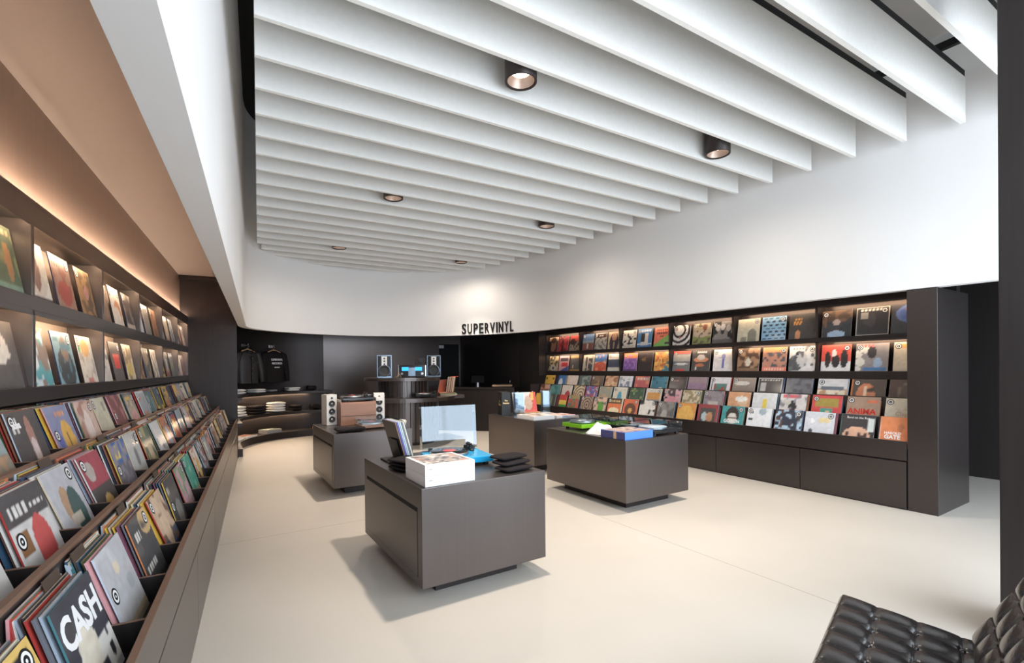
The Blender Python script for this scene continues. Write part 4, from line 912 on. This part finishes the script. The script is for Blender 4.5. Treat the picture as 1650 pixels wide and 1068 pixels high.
for k, (x, y, wx, dy, h, lab, mat) in enumerate([(3.80, 5.45, .36, .42, .055, 'thick white book lying at the front corner of the easel plinth', 'paper')]):
    t = thing('book', lab, 'book', (x, y, HT+.001)); bx('block', mat, t, 0, 0, 0, wx, dy, h, .002)
    art_panel('cover_print', t, ['#e0d8c8', ('n', 6, .55, '#8a8a84'), ('n', 8, .7, '#c8a890')], .005, .005, wx-.005, dy-.005, h+.0005, 9, 14)
for k, (x, y, wx, dy, h, lab, ops) in enumerate([(4.24, 5.50, .34, .34, .035, 'white book with a red cover at the bin side of the easel plinth', ['#d8c8c0', ('n', 6, .55, '#c8564c')]),
     (4.25, 5.90, .34, .30, .02, 'slim book with a blue and tan cover in front of the easel', ['#a8b4c0', ('n', 6, .5, '#d8ccb8'), ('n', 8, .7, '#4a5058')])]):
    t = thing('book', lab, 'book', (x, y, HT+.001)); bx('block', 'paper', t, 0, 0, 0, wx, dy, h, .002)
    art_panel('cover_print', t, ops, .005, .005, wx-.005, dy-.005, h+.0005, 12+k, 14)

# ================================================================ ROUND TWO-TIER COUNTER
CX_, CY_ = 3.33, 9.33
t = thing('round_counter', 'dark two-tier round counter with a slatted drum in the middle of the back', 'counter', (CX_, CY_, 0))
def ring_pts(r, n=64): return [(r*math.cos(2*pi*i/n), r*math.sin(2*pi*i/n)) for i in range(n)]
def fluted(r, z0, z1, n=44):
    P = []
    for i in range(n):
        a = 2*pi*i/n; b = 2*pi/n
        for f, rr in ((0, r), (.55, r), (.6, r-.03), (.95, r-.03)): P.append((rr*math.cos(a+b*f), rr*math.sin(a+b*f)))
    return MB().prism(P, z0, z1)
fluted(.70, .06, .83).build('slatted_drum', 'bronze', t)
MB().cyl(.64, 0, .06, 48).build('recessed_base', 'dark', t)
MB().prism(ring_pts(1.03), .83, .90).build('lower_top', 'bronze', t, .004)
bx('side_return', 'bronze', t, .35, -.30, .83, 1.22, .34, .8995, .003)
fluted(.50, .90, 1.215, 36).build('upper_slatted_drum', 'bronze', t)
MB().prism(ring_pts(.74), 1.215, 1.275).build('upper_top', 'bronze', t, .004)
Z1, Z2 = .901, 1.276
# speakers and amplifier on the upper tier
camdir = lambda x, y: math.atan2(-x, y)*-1
def chrome_speaker(label, x, y, rz):
    t = thing('loudspeaker', label, 'loudspeaker', (x, y, Z2), rz, 'silver faced speakers on the round counter')
    bx('cabinet', 'black', t, -.135, -.02, 0, .135, .24, .43, .004)
    MB().box(-.135, -.045, 0, -.118, -.021, .43).box(.118, -.045, 0, .135, -.021, .43).box(-.118, -.045, .413, .118, -.021, .43).box(-.118, -.045, 0, .118, -.021, .03).build('front_frame', 'plumb', t, .003)
    bx('front_panel', 'vinyl', t, -.118, -.040, .03, .118, -.021, .413)
    MB().lathe([(.112, .0), (.112, .012), (.106, .012)], 32, mat=T(0, -.040, .135, pi/2), cap=False).build('woofer_ring', 'plumb', t)
    bx('tweeter_plate', 'paper', t, -.05, -.05, .225, .05, -.0455, .405, .008)
    for z in (.26, .315, .365): MB().lathe([(.016, 0), (.014, .003), (0, .001)], 16, mat=T(0, -.0505, z, pi/2)).build('tweeter', 'black', t)
    c = MB().lathe([(.105, 0), (.105, .008), (.092, .01), (.085, .004), (.03, -.004), (0, .006)], 32, mat=T(0, -.046, .135, pi/2)).build('woofer', 'rubber', t)
    return t
chrome_speaker('silver and black speaker at the left end of the round counter upper tier', 2.85, 8.98, -.30)
chrome_speaker('silver and black speaker at the right end of the round counter upper tier', 3.86, 9.00, -.44)
t = thing('loudspeaker', 'small dark speaker tucked behind the amplifier on the upper tier', 'loudspeaker', (3.66, 9.22, Z2), -.4)
bx('cabinet', 'dark', t, -.10, -.10, 0, .10, .12, .38, .004)
for z in (.10, .22, .32): MB().lathe([(.05, 0), (.045, .004), (0, -.004)], 20, mat=T(0, -.101, z, pi/2)).build('driver', 'rubber', t)
t = thing('amplifier', 'wide black amplifier with two glowing blue displays on the round counter', 'amplifier', (3.35, 8.86, Z2), -.36)
bx('chassis', 'black', t, -.24, 0, .02, .24, .34, .235, .004)
bx('front_plate', 'vinyl', t, -.25, -.012, .015, .25, -.0005, .24, .004)
for sx in (-1, 1):
    bx('side_trim', 'chrome', t, sx*.255-.014, -.02, .015, sx*.255+.014, .0, .24, .005)
    bx('display', 'screen', t, sx*.125-.068, -.0135, .13, sx*.125+.062, -.0125, .20)
    MB().cyl(.024, 0, .015, 20, mat=T(sx*.19, -.012, .075, pi/2)).build('knob', 'chrome', t)
    for sy in (.05, .29): MB().cyl(.02, 0, .02, 12, mat=T(sx*.2, sy, 0)).build('foot', 'black', t)
bx('centre_window', 'plumb', t, -.07, -.0135, .03, .06, -.0125, .19)
tag(MB().tube([(2.99, 8.82, Z2+.006), (3.03, 8.75, Z2+.03), (3.07, 8.84, Z2+.10), (3.10, 8.80, Z2+.03), (3.14, 8.86, Z2+.006)], .006, 6).build('speaker_cable', 'wood'), 'short looped cable beside the amplifier on the upper tier', 'cable')
turntable('black turntable on the lower tier, at the crate side of the slatted drum', 'vinyl', 2.55, 8.98, Z1, .42, .32, .15, None, 'vinyl', .04)
turntable('black turntable on the lower tier in front of the slatted drum', 'vinyl', 3.52, 8.56, Z1, .40, .30, -.42, None, 'vinyl', .04)
for k in range(9):
    c = ['#d8ccbc', '#8a5a44', '#c89a74', '#b8a894', '#6a4a3a', '#d8b48c', '#a85a44', '#e0d8c8', '#c4a078'][k]
    vs, fs, col = [], [], []; box_col(vs, fs, col, -SZ/2, SZ/2, 0, .014, 0, SZ-.01, Matrix(), lin(c))
    o = link('record_sleeve', col_mesh('record_sleeve', vs, fs, col))
    o.matrix_world = Matrix.Translation((4.17+.0145*k, 9.06-.0075*k, Z1+.065)) @ Matrix.Rotation(pi/2-.48, 4, 'Z') @ Matrix.Rotation(.14, 4, 'X')
    tag(o, 'record standing in the upright row on the lower counter, %s in the row' % ORD[k+1], 'record', 'records standing on the lower counter')
for k, (c, nm) in enumerate([('#d8d4cc', 'white'), ('#d0a050', 'mustard'), ('#2f8a5c', 'green'), ('#b87a58', 'terracotta')]):
    vs, fs, col = [], [], []; box_col(vs, fs, col, -.16, .16, -.16, .16, 0, .014, Matrix(), lin(c))
    o = link('record_sleeve', col_mesh('record_sleeve', vs, fs, col)); o.location = (4.19-.02*k+(.02 if k == 2 else 0), 9.02, Z1+.0005+.0148*k); o.rotation_euler.z = -.5+.07*k
    tag(o, '%s record lying flat under the upright row on the lower counter' % nm, 'record', 'records lying flat on the lower counter')
vs, fs, col = [], [], []; box_col(vs, fs, col, -SZ/2, SZ/2, 0, .008, 0, SZ, Matrix(), lin('#b8705c'))
o = link('record_sleeve', col_mesh('record_sleeve', vs, fs, col)); o.matrix_world = Matrix.Translation((4.06, 9.12, Z1+.003)) @ Matrix.Rotation(pi/2-.9, 4, 'Z') @ Matrix.Rotation(.2, 4, 'X')
tag(o, 'reddish record leaning beside the upright row on the lower counter', 'record')
o = rbox('red_card', 'small red card lying across the top of the upright records', 'card', 'red', 4.22, 8.95, Z1+.372, .14, .06, .006, -.4)

# long dark service counter behind
cc = thing('service_counter', 'long plain dark service counter standing in front of the unlit recess', 'counter', (5.70, 9.36, 0), 2.35)
bx('front', 'dark', cc, -.25, -.60, 0, 2.15, 0, .96, .003)
bx('top', 'dark', cc, -.25, -.62, .96, 2.17, .02, 1.0, .003)
def on_counter(u_, v_): 
    c, s_ = math.cos(2.35), math.sin(2.35); return (5.70+u_*c-v_*s_, 9.36+u_*s_+v_*c)
x, y = on_counter(.70, -.30)
t = thing('till_screen', 'dark till screen on a silver foot on the service counter', 'till', (x, y, 1.001), -.55)
MB().cyl(.055, 0, .012, 24).cyl(.04, .012, .10, 24).build('foot', 'steel', t); MB().box(-.15, -.01, 0, .15, .01, .19, mat=T(0, 0, .10, -.6)).build('screen', 'black', t, .004)
x, y = on_counter(.10, -.25)
t = thing('turntable', 'pale wooden turntable with an upright arm on the service counter', 'turntable', (x, y, 1.001), -.55)
bx('base', 'kraft', t, -.22, -.15, .015, .24, .15, .055, .004); MB().cyl(.14, .055, .07, 32).build('platter', 'black', t); MB().tube([(.19, .08, .055), (.19, .08, .17)], .008, 8).build('arm_post', 'chrome', t)
for a in (-.18, .2): MB().cyl(.02, 0, .015, 12, mat=T(a, 0, 0)).build('foot', 'black', t)

# ================================================================ CLOTHES CORNER (curved shelves at the back)
def arc_shelf(z0, z1, r0, r1, a0, a1, n=30, x_end=3.3):
    ci = [(1.95+r1*math.cos(a0+(a1-a0)*i/n), 9.88+r1*math.sin(a0+(a1-a0)*i/n)) for i in range(n+1)]+[(x_end, 9.88+r1)]
    co = [(1.95+r0*math.cos(a0+(a1-a0)*i/n), 9.88+r0*math.sin(a0+(a1-a0)*i/n)) for i in range(n+1)]+[(x_end, 9.88+r0)]
    ci = [(1.95-r1, 9.25)]+ci; co = [(1.95-r0, 9.25)]+co
    return MB().prism(ci+co[::-1], z0, z1)
t = thing('clothes_shelf', 'dark curved wall shelving of three levels holding folded clothes', 'shelf')
arc_shelf(0, .135, 1.815, 1.43, pi, pi/2, x_end=2.35).build('bottom_shelf', 'dark', t)
arc_shelf(.50, .56, 1.815, 1.43, pi, pi/2, x_end=2.35).build('middle_shelf', 'dark', t)
arc_shelf(.93, .985, 1.815, 1.43, pi, pi/2, x_end=2.35).build('upper_shelf', 'dark', t)
MB().box(2.351, 11.30, 0, 2.40, 11.70, .985).build('end_panel', 'dark', t)
for z in (.50, .93):
    pts = [(1.95+1.76*math.cos(a), 9.88+1.76*math.sin(a), z-.006) for a in [pi-pi/2*i/24 for i in range(1, 25)]]
    MB().tube(pts, .006, 6).build('light_strip', 'leds', t)
def corner(a, r=1.62): return 1.95+r*math.cos(a), 9.88+r*math.sin(a)
def pile(a, z, n, mat, lab, w_=.26, d_=.30, lh=.035, seed=1, grp=None):
    x, y = corner(a); garment('folded_tshirt', lab, mat, x, y, z, d_, w_, n, lh, a, seed, grp)
pile(pi*.86, .986, 2, 'cloth_w', 'white folded shirt at the partition end of the upper curved shelf', seed=21, lh=.05, grp='white shirts at the partition end, upper shelf')
pile(pi*.73, .986, 2, 'cloth_w', 'white folded shirt in the middle of the upper curved shelf', seed=22, lh=.04, grp='white shirts in the middle, upper shelf')
pile(pi*.665, .986, 1, 'cloth_g', 'grey folded shirt beside the white ones on the upper curved shelf', .18, .28, .05, 23)
pile(pi*.57, .986, 2, 'cloth_w', 'white folded shirt toward the far end of the upper curved shelf', seed=24, lh=.04, grp='white shirts toward the far end, upper shelf')
x, y = corner(pi*.50, 1.60); garment('baseball_cap', 'dark cap with a tan tag at the far end of the upper curved shelf', 'cloth_k', x+.05, y, .986, .2, .2, 1, .10, 0, 31)
pile(pi*.86, .561, 4, 'cloth_w', 'white folded shirt at the partition end of the middle curved shelf', seed=25, lh=.05, w_=.30, grp='white shirts at the partition end, middle shelf')
pile(pi*.735, .561, 3, 'cloth_k', 'black folded shirt in the middle curved shelf pile', seed=26, lh=.055, w_=.28, grp='black shirts on the middle shelf')
pile(pi*.64, .561, 4, 'cloth_w', 'white folded shirt beside the black pile on the middle curved shelf', seed=27, lh=.05, w_=.30, grp='white shirts beside the black pile, middle shelf')
pile(pi*.555, .561, 2, 'cloth_k', 'black folded bag on the middle curved shelf', seed=28, lh=.06, w_=.2, grp='black bags on the middle shelf')
x, y = corner(pi*.495, 1.6); garment('baseball_cap', 'dark cap at the far end of the middle curved shelf', 'cloth_k', x+.1, y, .561, .2, .2, 1, .11, 0, 33)
for k, (a, ops, lab) in enumerate([(pi*.90, ['#8a8a94', ('n', 6, .5, '#4a6a90'), ('n', 8, .7, '#d8c8b8')], 'bluish magazine lying by the partition on the bottom curved shelf'), (pi*.80, ['#9a8474', ('n', 6, .55, '#c8503c'), ('n', 8, .65, '#3a3634')], 'tan and red magazine lying on the bottom curved shelf'),
        (pi*.67, ['#5a5e50', ('n', 6, .55, '#a8b09c'), ('n', 9, .7, '#d8e0d0')], 'glossy green wrapped parcel lying on the bottom curved shelf')]):
    x, y = corner(a, 1.60); th_ = .03 if k < 2 else .075
    t = thing('magazine' if k < 2 else 'wrapped_parcel', lab, 'magazine' if k < 2 else 'parcel', (x, y, .136), a+pi)
    bx('block', 'paper' if k < 2 else 'cloth_g', t, -.14, -.17, 0, .14, .17, th_, .002); art_panel('cover_print', t, ops, -.138, -.168, .138, .168, th_+.0005, 40+k, 14)
x, y = corner(pi*.5, 1.52); rbox('tan_box', 'tiny orange box at the far end of the bottom curved shelf', 'box', 'wood', x+.05, y, .136, .09, .07, .05)

def wall_point(a, r, z): return Vector((1.95+r*math.cos(a), 9.88+r*math.sin(a), z))
def hung(a, z, kind, lab, glab, n):
    """wooden hanger on a wall hook with a garment; faces the centre of the corner"""
    base = wall_point(a, 1.80, 0)
    rz = a-pi/2+ {0: -.2, 1: .1, 2: 0}[n]        # local -y looks into the room
    hk = thing('wall_hook', 'steel wall hook above %s' % glab, 'hook', (base.x, base.y, z), a-pi/2, None)
    MB().box(-.05, -.012, -.03, .05, 0, .03).build('back_plate', 'steel', hk, .003)
    MB().tube([(0, -.01, .0), (0, -.10, .0), (0, -.125, .015), (0, -.125, .035)], .007, 8).build('peg', 'steel', hk)
    p = wall_point(a, 1.80-.105, z)
    hg = thing('coat_hanger', 'pale wooden hanger carrying %s' % glab, 'hanger', (p.x, p.y, z), rz)
    MB().tube([(0, 0, -.075)]+[(.028*math.sin(t_), 0, -.02+.028*math.cos(t_)) for t_ in [pi*1.0-pi*1.5*i/10 for i in range(11)]], .003, 6).build('hook', 'steel', hg)
    MB().tube([(-.21, .0, -.155), (-.12, 0, -.115), (0, 0, -.075), (.12, 0, -.115), (.21, 0, -.155)], [.009, .013, .016, .013, .009], 10).build('shoulder_bar', 'wood', hg)
    g = thing('jacket' if kind == 'jacket' else 'sweatshirt', lab, kind, (p.x, p.y, z), rz)
    z0 = -.105
    rings = [(.055, .05, 0), (.10, .06, -.012), (.185, .07, -.045), (.235, .085, -.10), (.235, .095, -.2), (.225, .095, -.38), (.23, .10, -.56), (.235, .10, -.62), (.232, .098, -.66)]
    mb = MB(); m = 28; vs = []
    for (rx_, ry__, zz) in rings:
        for i in range(m):
            t_ = 2*pi*i/m; f = 1+.03*math.sin(5*t_+zz*9)
            vs.append((rx_*math.copysign(abs(math.cos(t_))**.8, math.cos(t_))*f, ry__*math.sin(t_)*f, z0+zz+(.0 if i else 0)))
    fs = [(j*m+(i+1) % m, j*m+i, (j+1)*m+i, (j+1)*m+(i+1) % m) for j in range(len(rings)-1) for i in range(m)]
    mb.add(vs, fs, 0, True); mb.build('body', 'jacket' if kind == 'jacket' else 'cloth_k', g)
    for sx in (-1, 1):
        MB().tube([(sx*.15, 0, z0-.055), (sx*.22, 0, z0-.09), (sx*.265, -.01, z0-.25), (sx*.285, -.03, z0-.45), (sx*.29, -.055, z0-.64)], [.06, .078, .068, .056, .046], 14).build('sleeve', 'jacket' if kind == 'jacket' else 'cloth_k', g)
    if kind == 'jacket':
        MB().tube([(-.075, -.03, z0-.01), (-.05, -.075, z0-.07), (0, -.09, z0-.10), (.05, -.075, z0-.07), (.075, -.03, z0-.01)], .02, 8).build('collar', 'jacket', g)
        MB().box(-.006, -.112, z0-.66, .006, -.098, z0-.11).build('zip_placket', 'cloth_k', g)
        for q in range(5): MB().cyl(.008, 0, .004, 10, mat=T(.018, -.108, z0-.16-.1*q, pi/2)).build('snap', 'steel', g)
        bx('pocket_flap', 'jacket', g, .05, -.108, z0-.27, .16, -.085, z0-.22, .004)
    else:
        MB().tube([(.058*math.cos(t_), .05*math.sin(t_), z0+.004) for t_ in [2*pi*i/16 for i in range(17)]], .008, 6).build('neckband', 'cloth_k', g)
        for q, (tx, sz_, wd) in enumerate([('SUPERVINYL', .06, .27), ('RECORDS', .055, .24), ('HOLLYWOOD', .025, .12)]):
            lettering('lettering', tx, sz_, 'paper', g, (0, -.104, z0-.20-.075*q), depth=.001, bold=.002, width=wd)
hung(pi*.757, 1.95, 'jacket', 'black snap-front jacket hanging beside the dark partition', 'the black jacket', 0)
hung(pi*.638, 1.95, 'sweatshirt', 'black sweatshirt with white printed lines hanging on the curved wall', 'the black sweatshirt', 1)

# ================================================================ TUFTED BLACK CHAIR
def tuft(nx, ny, w_, d_, th, puff=.016):
    """quilted cushion: welted squares pinched at their corners"""
    n = 14; NX, NY = nx*n, ny*n; vs = []; top = []
    for j in range(NY+1):
        for i in range(NX+1):
            u_, q = i/n, j/n
            a, b = abs(math.sin(pi*u_)), abs(math.sin(pi*q))
            h = puff*(a**.35)*(b**.3)
            btn = math.exp(-((u_-round(u_))**2+(q-round(q))**2)/.012)
            edge = min(i, NX-i, j, NY-j)/n
            if 0 < round(u_) < nx and 0 < round(q) < ny: h -= .010*btn
            r = min(1, edge*4.5); h = h*max(r, 0)+puff*(1-r)*.8 - (1-math.sqrt(max(0, 1-(1-r)**2)))*th*.4
            vs.append((w_*(i/NX-.5), d_*(j/NY-.5), th+h)); 
    K = len(vs); S = NX+1
    vs += [(x, y, min(.004, z)) for x, y, z in vs]
    fs = [(j*S+i, j*S+i+1, (j+1)*S+i+1, (j+1)*S+i) for j in range(NY) for i in range(NX)]
    fs += [tuple(k+K for k in f[::-1]) for f in fs]
    rim = [i for i in range(NX+1)]+[j*S+NX for j in range(1, NY+1)]+[NY*S+i for i in range(NX-1, -1, -1)]+[j*S for j in range(NY-1, 0, -1)]
    fs += [(rim[k], rim[k]+K, rim[(k+1) % len(rim)]+K, rim[(k+1) % len(rim)]) for k in range(len(rim))]
    return MB().add(vs, fs, 0, True)
ch = thing('lounge_chair', 'black tufted leather lounge chair on chrome legs in the near corner', 'chair', (2.047, .661, 0), math.radians(196.26))
se = tuft(6, 4, .74, .52, .075).build('seat_cushion', 'leather', ch); se.location = (0, -.015, .342); se.rotation_euler.x = -.13
ba = tuft(6, 4, .74, .50, .075).build('back_cushion', 'leather', ch); ba.location = (0, .335, .585); ba.rotation_euler.x = math.radians(62)
def btn_grid(par, nx, ny, w_, d_, th):
    me = MB().lathe([(.011, .003), (.009, .010), (0, .012)], 10, cap=False).mesh('button', 'leather')
    for i in range(1, nx):
        for j in range(1, ny): link('button', me, par).location = (w_*(i/nx-.5), d_*(j/ny-.5), th-.006)
btn_grid(se, 6, 4, .74, .52, .075); btn_grid(ba, 6, 4, .74, .50, .075)
for sx in (-1, 1):
    X = sx*.345
    fr = MB()
    def bar(P):
        for a, b in zip(P, P[1:]):
            a, b = Vector(a), Vector(b); d_ = (b-a); L_ = d_.length; ang = math.atan2(d_.z, d_.y)
            fr.box(-.02, -.004, -.006, .02, L_+.004, .006, mat=Matrix.Translation((X, a.y, a.z)) @ Matrix.Rotation(ang, 4, 'X'))
    bar([(0, -.26+.02*k*0, 0)] and [(0, .30-.0*k, 0) if False else (0, y, z) for k, (y, z) in enumerate([(.36, .0), (.27, .12), (.13, .235), (-.05, .305), (-.26, .345)])])
    bar([(0, y, z) for y, z in [(-.24, .0), (-.16, .10), (-.03, .20), (.10, .29), (.17, .38), (.29, .58), (.40, .80)]])
    fr.build('leg', 'chrome', ch)
for y, z in ((.20, .315), (-.22, .325)): bx('cross_bar', 'chrome', ch, -.345, y-.012, z-.006, .345, y+.012, z+.006)
